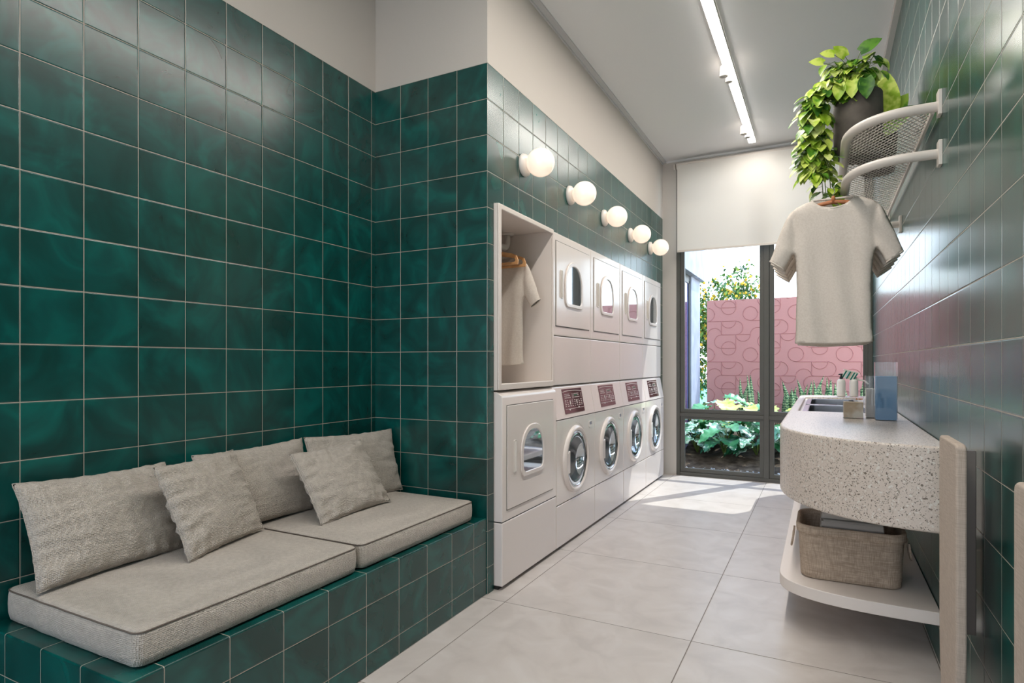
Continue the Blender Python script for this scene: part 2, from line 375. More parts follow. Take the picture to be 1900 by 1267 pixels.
def pillow(name, w, h, t, label, cat, pos, rot, seed, group=None, wr=1.0):
    """pillow standing in its local XZ plane, bottom edge at z=0, thickness along Y"""
    random.seed(seed); o = thing(name, label, cat, pos, group); o.rotation_euler = rot
    b = bmesh.new(); N = 44; M_ = 36; V = {}
    for side in (0, 1):
        for i in range(N+1):
            for j in range(M_+1):
                u, v = i/N*2-1, j/M_*2-1
                edge = (i in (0, N)) or (j in (0, M_))
                if edge and side == 1: V[side, i, j] = V[0, i, j]; continue
                th = t/2*((1-abs(u)**2.2)*(1-abs(v)**2.4))**.5
                pin = 1-.05*(1-abs(v)**2)*abs(u)**2; pin2 = 1-.06*(1-abs(u)**2)*abs(v)**2
                x, z = u*w/2*pin, v*h/2*pin2+h/2
                d = 1-max(abs(u), abs(v))
                w1 = noise.noise(Vector((u*2.2+seed, v*7.5, seed*1.7)))*math.exp(-(1-abs(u))*2.6)
                w2 = noise.noise(Vector((u*7.5, v*2.0+seed, seed*2.3)))*math.exp(-(1-abs(v))*3.0)
                k = (w1*1.5+w2)*.018*wr*min(1, d*14) + noise.noise(Vector((u*1.7+seed, v*1.9, 4)))*.008*min(1, d*5)
                y = (th+k)*(1 if side else -1)
                if edge: z += noise.noise(Vector((u*8, v*8, seed)))*.004; x += noise.noise(Vector((v*8, u*8, seed+3)))*.004
                V[side, i, j] = b.verts.new((x, y, z))
    for side in (0, 1):
        for i in range(N):
            for j in range(M_):
                q = [V[side, i, j], V[side, i+1, j], V[side, i+1, j+1], V[side, i, j+1]]
                try: b.faces.new(q)
                except ValueError: pass
    ed = [V[0, i, 0].co.copy() for i in range(N)]+[V[0, N, j].co.copy() for j in range(M_)]+[V[0, N-i, M_].co.copy() for i in range(N)]+[V[0, 0, M_-j].co.copy() for j in range(M_)]
    obj('cover', b, FABRIC, o, smooth=True, world=False, sub=0)
    s = B(); s.tube([(p.x, p.y, p.z) for p in ed], .002, 5, closed=True)
    obj('seam', s, FABRIC, o, smooth=True, world=False)
    return o
BG = 'loose cushions on the bench'
def lean(x, y, z, yaw, tilt):   # face towards +x, leaning back
    return (x, y, z), (0, 0, 0)
from mathutils import Euler
def put(o, pos, yaw, tilt, roll=0):
    # local: width X, thickness Y, height Z. yaw turns the face, tilt leans it back
    R = Matrix.Rotation(yaw, 4, 'Z') @ Matrix.Rotation(-tilt, 4, 'X') @ Matrix.Rotation(roll, 4, 'Y')
    o.rotation_euler = R.to_euler(); o.location = pos
A90 = PI/2
put(pillow('back_cushion', .56, .365, .13, 'long beige cushion against the tiles at the near end of the bench', 'cushion', (0, 0, 0), (0, 0, 0), 2, BG), (-2.26, 1.272, .540), 1.70, .39, .028)
put(pillow('back_cushion', .61, .363, .11, 'beige back cushion in the middle of the bench behind two small pillows', 'cushion', (0, 0, 0), (0, 0, 0), 7, BG, .7), (-2.30, 1.945, .540), 1.57, .26, -.015)
put(pillow('back_cushion', .62, .366, .11, 'beige back cushion in the tiled corner at the far end of the bench', 'cushion', (0, 0, 0), (0, 0, 0), 11, BG, .8), (-2.245, 2.535, .540), 1.46, .282, .02)
put(pillow('throw_pillow', .465, .382, .105, 'square beige throw pillow with creased side leaning on the near seat cushion', 'pillow', (0, 0, 0), (0, 0, 0), 17, BG, 1.2), (-2.145, 1.633, .543), 1.86, .42)
put(pillow('throw_pillow', .505, .373, .11, 'smaller beige throw pillow tilted on the far seat cushion', 'pillow', (0, 0, 0), (0, 0, 0), 23, BG, 1.2), (-2.04, 2.277, .543), 1.577, .56, -.028)
# ================================================================= MACHINES
def arch(y0, y1, z0, z1, r=.04, n=10):
    """flat-bottomed arch outline"""
    p = []; cy = (y0+y1)/2; hw = (y1-y0)/2; H = z1-z0; hh = min(hw*1.15, H*.6)
    for k in range(2*n+1):
        a = PI*k/(2*n); ca, sa = math.cos(a), math.sin(a)
        p.append((cy+hw*math.copysign(abs(ca)**.85, ca), z1-hh+hh*sa**.9))
    for k in range(n+1):
        a = PI+PI/2*k/n; p.append((y0+r+r*math.cos(a), z0+r+r*math.sin(a)))
    for k in range(n+1):
        a = 1.5*PI+PI/2*k/n; p.append((y1-r+r*math.cos(a), z0+r+r*math.sin(a)))
    return p
def grow(p, d, c):
    o = []
    for a in p:
        v = Vector((a[0]-c[0], a[1]-c[1])); v = v+v.normalized()*d; o.append((c[0]+v.x, c[1]+v.y))
    return o
def dryer_door(parent, x, y0, y1, z0, z1, wy0, wy1, wz0, wz1, hy, hz0, hz1):
    d = B(); hole = arch(wy0+.006, wy1-.006, wz0+.004, wz1-.006); c = ((wy0+wy1)/2, (wz0+wz1)/2)
    d.box(x, x+.007, y0, y1, z0, z1)
    door = obj('door', d, WHITE, parent, bevel=.003)
    obj('door_gap_shade', B().box(x-.002, x+.0015, y0-.005, y1+.005, z0-.005, z1+.005), GAPSHADE, parent)  # grey slab imitates the shaded gap around the door
    fr = B(); fr.prism(grow(hole, .034, c), 0, x+.006, x+.017, hole=hole)
    obj('window_frame', fr, WHITE, door, bevel=.006, segs=3)
    gl = B(); gl.prism(grow(hole, .004, c), 0, x+.007, x+.010)
    obj('door_glass', gl, MIRROR, door)
    h = B(); h.prism(rrect(hy-.018, hy+.018, hz0, hz1, .006), 0, x+.006, x+.012, hole=rrect(hy-.012, hy+.012, hz0+.007, hz1-.007, .004))
    h.box(x+.006, x+.022, hy-.013, hy-.004, hz0+.008, hz1-.008)
    obj('handle', h, mat('door_handle_ivory', srgb(218, 212, 204), .35), door, bevel=.002)
BY = [2.953, 3.728, 4.493, 5.262, 6.03, 6.797]
G = .0025
XU, XF = -1.634, -1.60
# wardrobe niche above the first dryer
nk = thing('open_wardrobe_niche', 'open white cabinet niche with a hanging shirt above the nearest dryer', 'cabinet', (-1.9, 3.34, 1.125))
ya, yb = BY[0], BY[1]
nb = B(); nb.prism([(ya+.0, 1.128), (yb-G, 1.128), (yb-G, zm-.004), (ya, zm-.004)], 0, XM-.60, XU+.004, hole=[(ya+.014, 1.142), (yb-.016, 1.142), (yb-.016, zm-.018), (ya+.014, zm-.018)])
nb.box(XM-.61, XM-.60, ya, yb-G, 1.128, zm-.004)
obj('carcass', nb, WHITE2, nk)
nf = B(); nf.prism([(ya, 1.128), (yb-G, 1.128), (yb-G, zm-.004), (ya, zm-.004)], 0, XU+.004, XU+.016, hole=[(ya+.034, 1.165), (yb-.014, 1.165), (yb-.014, zm-.036), (ya+.034, zm-.036)])
obj('front_frame', nf, WHITE2, nk, bevel=.008, segs=3)
rod = B(); px_, py_ = -1.93, 3.64
rod.lathe([(.045, zm-.030), (.047, zm-.026), (.047, zm-.020), (.045, zm-.017)], (px_, py_, 0), 2, 28)
el = [(px_, py_, zm-.03), (px_, py_, 2.115)]+[(px_, py_-.05*math.sin(a), 2.115-.05+.05*math.cos(a)-.0) for a in ()]
for k in range(1, 9):
    a = PI/2*k/8; el.append((px_, py_-.045+.045*math.cos(a), 2.115-.045*math.sin(a)))
el.append((px_, ya+.016, 2.07)); rod.tube(el, .021, 14)
obj('hanging_rail', rod, LAMPW, nk, smooth=False, bevel=0)
bpy.data.objects['hanging_rail'].data.polygons.foreach_set('use_smooth', [True]*len(bpy.data.objects['hanging_rail'].data.polygons))
# dryer below the niche
dr = thing('dryer', 'white front-loading dryer nearest the camera, under the open niche', 'dryer', (-1.9, 3.34, 0))
bb = B(); bb.prism([(XM-.55, .384), (XF, .384), (XF, 1.082), (XF-.006, 1.098), (XM+.012, 1.118), (XM-.55, 1.118)], 1, ya+.004, yb-G)
obj('body', bb, WHITE, dr, bevel=.005, segs=3)
obj('base_panel', B().box(XM-.55, XF, ya+.004, yb-G, .022, .379), WHITE, dr, bevel=.006, segs=3)
obj('plinth', B().box(XM-.5, XF-.03, ya+.01, yb-.01, 0, .022), DARK, dr)
obj('panel_gap', B().box(XM-.5, XF-.006, ya+.008, yb-.006, .378, .386), DARK, dr)
dryer_door(dr, XF, 3.012, 3.662, .446, 1.038, 3.195, 3.492, .625, .884, 3.103, .645, .835)
# four stacked dryers above four washers
names = ['nearest', 'second nearest', 'third', 'farthest']
lab_up = ['white wall dryer beside the open niche, above the nearest washer', 'white wall dryer, second from the open niche, with arched window',
          'white wall dryer, third from the open niche, with arched window', 'white wall dryer nearest the window, lit by the sun low down']
lab_lo = ['white washer next to the nearest dryer, first of the four round-door machines', 'white washer with round glass door, second of four from the camera',
          'white washer with round glass door, third of four, half in sunlight', 'white washer with round glass door, last in the row by the window']
LABELB = mat('control_display', srgb(74, 34, 38), .12, coat=.5); LABELW = mat('display_print', srgb(226, 220, 216), .5); LABELG = mat('display_green', srgb(40, 150, 110), .5)
U = None
def make_upper():
    t = thing('wall_dryer', '', 'dryer', (0, 0, 0), 'upper row of stacked dryers'); Y = BY[1]; yy = BY[2]
    def sh(y): return y-Y
    b = B(); b.box(XM-.55, XU, G, yy-Y-G, 1.472, zm-.006); obj('body', b, WHITE, t, bevel=.007, segs=3, world=False)
    b = B(); b.box(XM-.55, XU, G, yy-Y-G, 1.128, 1.467); obj('lower_panel', b, WHITE, t, bevel=.005, segs=3, world=False)
    dryer_door(t, XU, .066, .722, 1.54, 2.125, .235, .54, 1.705, 1.99, .155, 1.735, 1.935)
    return t
def make_lower():
    t = thing('washing_machine', '', 'washing machine', (0, 0, 0), 'row of washers along the left wall'); wd = BY[2]-BY[1]
    b = B(); b.box(XM-.55, XF, G, wd-G, .312, .888); body = obj('body', b, WHITE, t, bevel=.005, segs=3, world=False)
    b = B(); b.box(XM-.55, XF, G, wd-G, .022, .306); obj('base_panel', b, WHITE, t, bevel=.005, segs=3, world=False)
    obj('plinth', B().box(XM-.5, XF-.03, .01, wd-.01, 0, .022), DARK, t, world=False)
    b = B(); b.prism([(XM-.55, .893), (XF+.004, .893), (XF, .905), (XM+.012, 1.112), (XM, 1.122), (XM-.55, 1.122)], 1, G, wd-G)
    cp = obj('control_panel', b, WHITE, t, bevel=.004, world=False)
    # display lies on the slanted face
    p0, p1 = Vector((XF, 0, .905)), Vector((XM+.012, 0, 1.112)); up = (p1-p0).normalized(); nr = Vector((up.z, 0, -up.x))
    y0, y1 = .165, .545
    def P(u, v, e=0.0): return p0+up*(.018+v*.176)+nr*(.001+e)+Vector((0, y0+u*(y1-y0), 0))
    b = B()
    def quad(u0, u1, v0, v1, e, mi):
        b.mi = mi; b.face([b.b.verts.new(P(u, v, e)) for u, v in ((u0, v0), (u1, v0), (u1, v1), (u0, v1))])
    v = [b.b.verts.new(P(u, w_, e_)) for e_ in (-.002, .002) for u, w_ in ((0, 0), (1, 0), (1, 1), (0, 1))]
    for q in ((4, 5, 6, 7), (0, 1, 5, 4), (1, 2, 6, 5), (2, 3, 7, 6), (3, 0, 4, 7)): b.face([v[i] for i in q])
    random.seed(3)
    for k in range(24):            # arc line at the top
        u = .02+k*.04; a = .86+.055*math.sin(PI*(u)**.8); a2 = .86+.055*math.sin(PI*(u+.04)**.8)
        b.mi = 1; b.face([b.b.verts.new(P(*q, .0026)) for q in ((u, a), (u+.04, a2), (u+.04, a2+.022), (u, a+.022))])
    for (ua, va, n_, hgt) in ((.08, .77, 5, .022), (.08, .70, 6, .03), (.08, .62, 6, .03), (.56, .77, 5, .022), (.56, .70, 5, .03), (.56, .62, 5, .03)):
        u = ua
        for k in range(n_):
            l = random.uniform(.02, .05); quad(u, u+l, va, va+hgt, .0026, 2 if (ua > .5 and .69 < va < .71 and k < 4) else 1); u += l+.014
    for uu in (.46, .52, .92): quad(uu, uu+.012, .58, .80, .0026, 1)
    for c in range(8):
        for rr in range(4):
            u = .06+c*.115; vv = .28+rr*.075
            if c in (2, 5) and rr in (1, 2): continue
            quad(u, u+random.uniform(.03, .075), vv, vv+.028, .0026, 1)
    for uc in (.29, .63): quad(uc, uc+.05, .35, .49, .0028, 1)   # the numeral 1 twice
    for uc in (.27,.61): quad(uc, uc+.03, .455, .475, .0028, 1)
    quad(.03, .97, .17, .185, .0026, 1)
    for uc, s_ in ((.25, -1), (.72, 1)):
        b.mi = 1; b.face([b.b.verts.new(P(*q, .0027)) for q in ((uc-.06, .178), (uc+.06, .178), (uc, .178+s_*.07))])
    obj('display', b, [LABELB, LABELW, LABELG], cp, world=False)
    # ring, glass, latch
    cy, cz, R = .352, .588, .243
    b = B(); b.lathe([(.200, XF-.01), (.203, XF+.012), (.214, XF+.024), (.228, XF+.024), (.240, XF+.012), (R, XF-.002)], (0, cy, cz), 0, 64)
    b.b.faces.ensure_lookup_table()
    for f_ in [f_ for f_ in b.b.faces if len(f_.verts) > 10]: b.b.faces.remove(f_)
    door = obj('door', b, WHITE, t, smooth=True, world=False)
    b = B(); b.lathe([(.201, XF+.004), (.185, XF+.012), (.15, XF+.002), (.11, XF-.012), (.06, XF-.020), (.0001, XF-.022)], (0, cy, cz), 0, 64)
    obj('door_glass', b, MIRROR, door, smooth=True, world=False)
    b = B(); b.lathe([(.203, XF+.004), (.203, XF+.014), (.194, XF+.016), (.190, XF+.006)], (0, cy, cz), 0, 64)
    for f_ in [f_ for f_ in b.b.faces if len(f_.verts) > 10]: b.b.faces.remove(f_)
    obj('glass_rim', b, CHROME, door, smooth=True, world=False)
    b = B(); b.prism([(cy-.215, cz-.085), (cy-.145, cz-.085), (cy-.145, cz+.075), (cy-.215, cz+.055)], 0, XF, XF+.02); obj('door_handle', b, WHITE, door, bevel=.006, world=False)
    b = B(); b.prism(rrect(.63, .70, .785, .835, .006), 0, XF-.002, XF+.004, hole=rrect(.636, .694, .805, .829, .004)); lt = obj('latch', b, WHITE, t, bevel=.001, world=False)
    obj('latch_slot', B().box(XF-.001, XF+.001, .637, .693, .806, .828), mat('latch_blue_grey', srgb(150, 152, 168), .4), lt, world=False)
    # raised teardrop crease to the right of the door
    b = B(); pts = []
    for k in range(13):
        a = -PI/2+PI*k/12; pts.append((cy+.262*math.cos(a)*1.0, cz+.262*math.sin(a)))
    b.tube([(XF, p[0]+(.10 if abs(p[1]-cz) < .15 else .04)*0, p[1]) for p in pts], .0015, 6)
    obj('panel_crease', b, WHITE, t, smooth=True, world=False)
    return t
up = make_upper(); lo = make_lower()
for i in range(4):
    a = up if i == 0 else dup(up); a.location = (0, BY[i+1], 0); a['label'] = lab_up[i]
    a = lo if i == 0 else dup(lo); a.location = (0, BY[i+1], 0); a['label'] = lab_lo[i]
# ================================================================= LAMPS
gl = thing('globe_wall_lamp', '', 'wall lamp', (0, 0, 0), 'row of globe wall lamps')
obj('wall_plate', B().lathe([(.068, XM), (.070, XM+.008), (.066, XM+.022), (.045, XM+.032), (.030, XM+.036), (.030, XM+.05)], (0, 0, 0), 0, 32), LAMPW, gl, smooth=True, world=False)
pr = [(max(.0001, .087*math.sin(PI*k/20)), XM+.118-.087*math.cos(PI*k/20)) for k in range(21)]
obj('globe', B().lathe(pr, (0, 0, 0), 0, 36), OPAL, gl, smooth=True, world=False)
for i, (y, nm) in enumerate(((3.325, 'globe wall lamp nearest the camera, above the open niche'), (4.08, 'second globe wall lamp, above the first wall dryer'),
                        (4.85, 'middle globe wall lamp of the five on green tiles'), (5.62, 'fourth globe wall lamp, next to last before the window'), (6.36, 'globe wall lamp closest to the window'))):
    a = gl if i == 0 else dup(gl); a.location = (0, y, 2.508); a['label'] = 'white opal '+nm
tr = thing('ceiling_strip_light', 'long bright linear strip light running along the ceiling towards the window', 'ceiling light', (-.65, 4, ZC))
obj('housing', B().prism([(-.688, -1.8), (-.612, -1.8), (-.612, 6.645), (-.688, 6.645)], 2, ZC-.034, ZC-.001, hole=[(-.683, -1.795), (-.617, -1.795), (-.617, 6.64), (-.683, 6.64)]), LAMPW, tr, bevel=.002)
for a, c in ((-1.79, 1.6), (1.66, 4.70), (4.76, 6.04), (6.10, 6.635)):
    obj('diffuser', B().box(-.682, -.618, a, c, ZC-.041, ZC-.02), STRIP, tr)
    la = bpy.data.objects.new('strip_lamp', bpy.data.lights.new('strip_lamp', 'AREA')); COL.objects.link(la); la.parent = tr
    la.data.shape = 'RECTANGLE'; la.data.size = .062; la.data.size_y = c-a-.01; la.data.energy = STRIP_E*PI*.062*(c-a-.01); la.data.color = (1.0, 0.93, 0.85)
    la.location = (-.65+.65, (a+c)/2-4, -.0425)
for y in (4.86, 6.16):
    x = -.672
    for (dx, dy, dz, rr) in ((-.004, -.05, 0, .031), (.016, .09, -.012, .026)):
        sp_ = B(); sp_.lathe([(.0001, ZC-.03), (.014, ZC-.03), (.014, ZC-.045), (rr, ZC-.05), (rr+.002, ZC-.128-dz), (rr-.006, ZC-.128-dz), (rr-.009, ZC-.115-dz), (.0001, ZC-.115-dz)], (x+dx, y+dy, 0), 2, 24)
        obj('spot_head', sp_, LAMPW, tr, smooth=False, bevel=.0015)
# ================================================================= COUNTER AND SHELF (right wall)
def pw(v, p): return abs(v)**p
def plan(y0, y1, xw, xf, bn, pn, bf, n=28):
    """plan outline: wall side xw, front side xf, near end rounded over bn (power pn), far end over bf"""
    p = []; Wd = xw-xf
    for k in range(n+1):                       # near end, from wall to front
        a = PI/2*k/n; c, s_ = math.cos(a), math.sin(a)
        p.append((xw-Wd*s_**(2/pn), y0+bn-bn*c**(2/pn)))
    for k in range(n+1):
        a = PI/2*k/n; c, s_ = math.cos(a), math.sin(a)
        p.append((xw-Wd*c**(2/5), y1-bf+bf*s_**(2/2.5)))
    return p
ZK = .957
def apply_boolean(o, cutters):
    for c in cutters:
        m = o.modifiers.new('cut', 'BOOLEAN'); m.operation = 'DIFFERENCE'; m.object = c; m.solver = 'EXACT'
    bpy.context.view_layer.update()
    dg = bpy.context.evaluated_depsgraph_get(); me = bpy.data.meshes.new_from_object(o.evaluated_get(dg))
    for m in list(o.modifiers): o.modifiers.remove(m)
    old = o.data; o.data = me
    for c in cutters: bpy.data.objects.remove(c)
ct = thing('sink_counter', 'thick speckled terrazzo counter with rounded end and sinks, fixed to the right wall', 'counter', (.1, 5, .62))
XF2 = -.208
o_ = obj('terrazzo_slab', B().prism(plan(2.83, 6.79, XR-.002, XF2, .77, 2.2, .2), 2, .617, ZK), TERR, ct)
cuts = [obj('c1', B().prism(rrect(-.15, .30, 4.52, 6.42, .03), 2, ZK-.022, ZK+.1), TERR, ct)]
for a, c in ((4.58, 5.40), (5.52, 6.34)): cuts.append(obj('c2', B().prism(rrect(-.10, .25, a, c, .04), 2, .70, ZK+.1), TERR, ct))
apply_boolean(o_, cuts)
x = o_.modifiers.new('bevel', 'BEVEL'); x.width = .012; x.segments = 4; x.limit_method = 'ANGLE'; x.angle_limit = 1.0
for a, c in ((4.58, 5.40), (5.52, 6.34)):
    b = B(); out = rrect(-.13, .275, a-.03, c+.03, .05); inn = rrect(-.098, .248, a+.002, c-.002, .04)
    b.prism(out, 2, ZK-.022, ZK-.014, hole=inn)
    b.prism(rrect(-.098, .248, a+.002, c-.002, .04), 2, .705, ZK-.016, hole=rrect(-.094, .244, a+.006, c-.006, .036))
    b.prism(rrect(-.094, .244, a+.006, c-.006, .036), 2, .703, .709)
    b.lathe([(.03, .709), (.03, .713), (.022, .713), (.022, .710)], (.07, (a+c)/2, 0), 2, 20)
    obj('sink_bowl', b, STEEL, ct, bevel=.002)
lsh = obj('lower_shelf', B().prism(plan(3.045, 6.75, XR-.002, -.196, .32, 3.0, .2), 2, .182, .238), WHITE2, None, bevel=.004)
tag(lsh, 'white rounded shelf under the terrazzo counter holding a fabric basket', 'shelf')
# basket
bk = thing('storage_basket', 'brown woven fabric basket with folded rim on the white shelf', 'basket', (.11, 3.41, .239))
def rring(x0, x1, y0, y1, r, z, n=8): return [(p[0], p[1], z) for p in rrect(x0, x1, y0, y1, r, n)]
b = B(); rings = []
def addr(i, z): rings.append([b.b.verts.new(p) for p in rring(-.10-i, .325+i, 3.235-i, 3.60+i, .065+i, z)])
for i, z in ((-.012, .2395), (-.002, .246), (.0, .27), (.008, .44), (.009, .455), (.017, .457), (.019, .468), (.019, .492), (.013, .498), (.002, .494), (-.006, .47), (-.014, .255)): addr(i, z)
for a, c in zip(rings, rings[1:]):
    for k in range(len(a)): b.face([a[k], a[(k+1) % len(a)], c[(k+1) % len(a)], c[k]])
b.face(rings[0][::-1]); b.face(rings[-1])
obj('basket_body', b, LINEN, bk, smooth=True)
for sx_, xx in ((-1, -.125), (1, .35)):
    b = B(); pts = []
    for k in range(13):
        a = PI*k/12; pts.append((xx+sx_*(.006+.012*math.sin(a)), 3.37+.05*math.cos(a), .462-.02-.085*math.sin(a)**.7))
    b.tube(pts, .005, 8); obj('handle', b, LINEN, bk, smooth=True)
TG = 'folded towels in the basket'
for k, (z, h, lb) in enumerate(((.36, .055, 'lowest folded grey towel in the basket'), (.418, .05, 'folded grey towel second from the bottom in the basket'), (.472, .05, 'folded grey towel second from the top in the basket'), (.526, .058, 'topmost folded grey towel in the basket under the counter'))):
    b = B()
    for j in range(2 if k else 3):
        n_ = 2 if k else 3; zz = z+h*j/n_; hh = h/n_-.002
        prof = []
        for (yy, z_) in rrect(3.275+.004*((j+k) % 2), 3.555, zz, zz+hh, hh*.48, 4): prof.append((yy, z_+.004*math.sin(yy*23+k)))
        b.prism(prof, 0, -.02+.006*((k*j) % 3)+.004*k, .255-.005*((k+j) % 2))
    if k: b.prism([(3.275, z+.004), (3.262, z+h*.5), (3.275, z+h-.004), (3.30, z+h*.5)], 0, -.016+.004*k, .252)
    t = obj('folded_towel', b, TOWEL, bevel=.004, segs=2); tag(t, lb, 'towel', TG)
b = B(); b.box(-.04, .275, 3.27, 3.56, .258, .358); t = obj('folded_blanket', b, TOWEL, bevel=.02, segs=3); tag(t, 'thick folded grey cloth at the bottom of the basket', 'cloth', None)
# things on the counter
def canister(name, x0, x1, y0, y1, z1, fz, fill, label, fillname, lid=None):
    t = thing(name, label, 'container', ((x0+x1)/2, (y0+y1)/2, ZK)); z0 = ZK+.0005; w = .004
    obj('clear_box', B().box(x0, x1, y0, y1, z0, z1), ACRYL, t, bevel=.0015)
    obj(fillname, B().box(x0+w, x1-w, y0+w, y1-w, z0+w, fz), fill, t, bevel=.001)
    return t
BLUE = mat('blue_powder', srgb(122, 162, 198), .8, bump=('noise', 500, .4, .001))
GREYP = mat('white_powder', srgb(214, 208, 200), .85, bump=('noise', 500, .4, .001))
TANP = mat('tan_soap_flakes', srgb(206, 182, 150), .8, noise_col=(srgb(236, 226, 208), 14, 2, .4, .62))
canister('tall_canister', .262, .37, 3.955, 4.055, 1.288, 1.207, BLUE, 'tall clear box two thirds full of blue powder on the counter', 'blue_powder')
canister('medium_canister', .222, .33, 4.10, 4.20, 1.206, 1.130, GREYP, 'clear box of white powder standing behind the blue powder box', 'white_powder')
tc_ = canister('small_canister', .104, .212, 4.03, 4.12, 1.080, 1.052, TANP, 'small clear box of tan soap with an orange mark on its lid edge', 'tan_soap')
b = B()
for k, (u0, u1, v0, v1) in enumerate(((0, .35, 0, .35), (.1, .25, .3, .9), (.42, .62, .0, .8), (.66, .82, .0, .8), (.86, 1, 0, .8))):
    b.box(.168+u0*.036, .168+u1*.036, 4.0285, 4.0295, 1.068+v0*.010, 1.068+v1*.010)
obj('printed_mark', b, mat('orange_print', srgb(214, 120, 44), .5), tc_)
def bottle(x, y, label, pump):
    t = thing('soap_bottle' if pump else 'brush_holder_bottle', label, 'bottle', (x, y, ZK))
    obj('bottle_body', B().lathe([(.030, ZK+.0005), (.036, ZK+.004), (.037, ZK+.01), (.037, ZK+.14), (.034, ZK+.155), (.026, ZK+.166), (.014, ZK+.170), (.0001, ZK+.170)], (x, y, 0), 2, 32), mat('bottle_ceramic', srgb(236, 232, 226), .35), t, smooth=True)
    if pump:
        b = B(); b.lathe([(.014, ZK+.170), (.015, ZK+.190), (.008, ZK+.194), (.007, ZK+.21), (.014, ZK+.212), (.014, ZK+.222), (.0001, ZK+.222)], (x, y, 0), 2, 20); b.tube([(x, y, ZK+.216), (x-.02, y-.03, ZK+.214)], .005, 8)
        obj('pump', b, mat('black_pump', srgb(40, 44, 44), .4), t, smooth=True)
    return t
bottle(.155, 6.60, 'white cylindrical soap bottle with black pump at the far end of the counter', True)
bottle(.262, 6.62, 'white bottle with a striped scrubbing brush resting on top', False)
br = thing('scrubbing_brush', 'small brush with green and white striped bristles lying over the white bottle', 'brush', (.26, 6.62, 1.13))
cols = [srgb(232, 226, 216), srgb(20, 118, 104), srgb(190, 214, 220), srgb(214, 190, 172)]
bm_ = [mat('bristle_%s' % n_, c, .8) for n_, c in zip(('white', 'green', 'pale_blue', 'tan'), cols)]
R_ = Matrix.Translation((.245, 6.62, 1.195)) @ Matrix.Rotation(math.radians(16), 4, 'Y')
b = B()
for k in range(10):
    b.mi = (0, 1, 0, 2, 1, 3, 0, 1, 0, 1)[k]; x0 = -.062+k*.0118
    bx = B(); b.box(x0, x0+.0105, -.02, .02, -.075+.0*k, 0)
for v in b.b.verts: v.co = R_ @ Vector((v.co.x+v.co.z*.22, v.co.y, v.co.z))
obj('bristles', b, bm_, br)
b = B(); b.box(-.075, .07, -.022, .022, 0, .01)
for v in b.b.verts: v.co = R_ @ v.co
obj('brush_back', b, bm_[0], br, bevel=.003)
b = B(); b.tube([R_ @ Vector(p) for p in ((.045, 0, -.045), (.075, 0, -.055), (.125, 0, -.052), (.165, 0, -.07))], [.009, .008, .008, .007], 8)
obj('brush_handle', b, bm_[0], br, smooth=True)
# ================================================================= WALL RACK
rk = thing('wall_rack', 'off-white curved tube rack with mesh shelf on the right wall', 'rack', (XR, 3.9, 2.26))
def railpath(z, y0, y1, r1=.30, n=14):
    p = [(XR-.012, y0, z), (XR-.10, y0, z)]
    xe = .098
    for k in range(1, n+1):
        a = PI/2*k/n; p.append((XR-.10-(XR-.10-xe)*math.sin(a)**.95, y0+r1-r1*math.cos(a)**.9, z))
    q = [(x, y1-(y-y0), z) for x, y, z in p][::-1]
    return p+q
def smoothp(p, it=2):
    for _ in range(it):
        q = [p[0]]
        for a, c in zip(p, p[1:]):
            a, c = Vector(a), Vector(c); q += [a.lerp(c, .25), a.lerp(c, .75)]
        p = q+[p[-1]]
    return p
UPY = (3.056, 5.25); LOY = (3.05, 4.49)
obj('upper_rail', B().tube(smoothp(railpath(2.36, *UPY)), .0215, 14), RACK, rk, smooth=True)
obj('lower_rail', B().tube(smoothp(railpath(2.16, *LOY)), .0205, 14), RACK, rk, smooth=True)
for (z, ys) in ((2.372, UPY), (2.16, LOY)):
    for y in ys: obj('wall_plate', B().box(XR-.014, XR, y-.028, y+.028, z-.052, z+.052), RACK, rk, bevel=.002)
# mesh shelf: crossing strands clipped to the rail outline
o2 = [(p[0], p[1]) for p in railpath(2.35, UPY[0], UPY[1])]; o2[0] = (XR-.03, UPY[0]); o2[-1] = (XR-.03, UPY[1])
def inside(x, y):
    c = False; n = len(o2)
    for i in range(n):
        (xa, ya_), (xb, yb_) = o2[i], o2[(i+1) % n]
        if (ya_ > y) != (yb_ > y) and x < (xb-xa)*(y-ya_)/(yb_-ya_)+xa: c = not c
    return c
b = B(); zc = 2.352; CW, CH_ = .026, .046; w = .0042
for sgn in (1, -1):
    k = -40
    while True:
        y0 = UPY[0]-.8+k*CH_; k += 1
        if y0 > UPY[1]+.8: break
        # y = y0 + sgn*(x-.09)*CH/CW*... strand
        seg = None; N = 60
        for i in range(N+1):
            x = .09+i/N*.32; y = y0+sgn*(x-.09)*CH_/CW
            ins = inside(x, y)
            if ins and seg is None: seg = (x, y)
            if (not ins or i == N) and seg is not None:
                d = Vector((x-seg[0], y-seg[1], 0)); L_ = d.length
                if L_ > .006:
                    d.normalize(); nn = Vector((-d.y, d.x, 0))*w/2; A_, C_ = Vector((*seg, zc)), Vector((x, y, zc))
                    zt = Vector((0, 0, .0012)); vs = [b.b.verts.new(q) for q in (A_-nn-zt, A_+nn-zt, C_+nn-zt, C_-nn-zt, A_-nn+zt, A_+nn+zt, C_+nn+zt, C_-nn+zt)]
                    for q in ((0, 1, 2, 3), (7, 6, 5, 4), (0, 4, 5, 1), (1, 5, 6, 2), (2, 6, 7, 3), (3, 7, 4, 0)): b.face([vs[i_] for i_ in q])
                seg = None
obj('mesh_shelf', b, RACK, rk)
obj('mesh_edge', B().box(XR-.034, XR-.022, UPY[0]+.01, UPY[1]-.01, 2.336, 2.36), RACK, rk, bevel=.001)
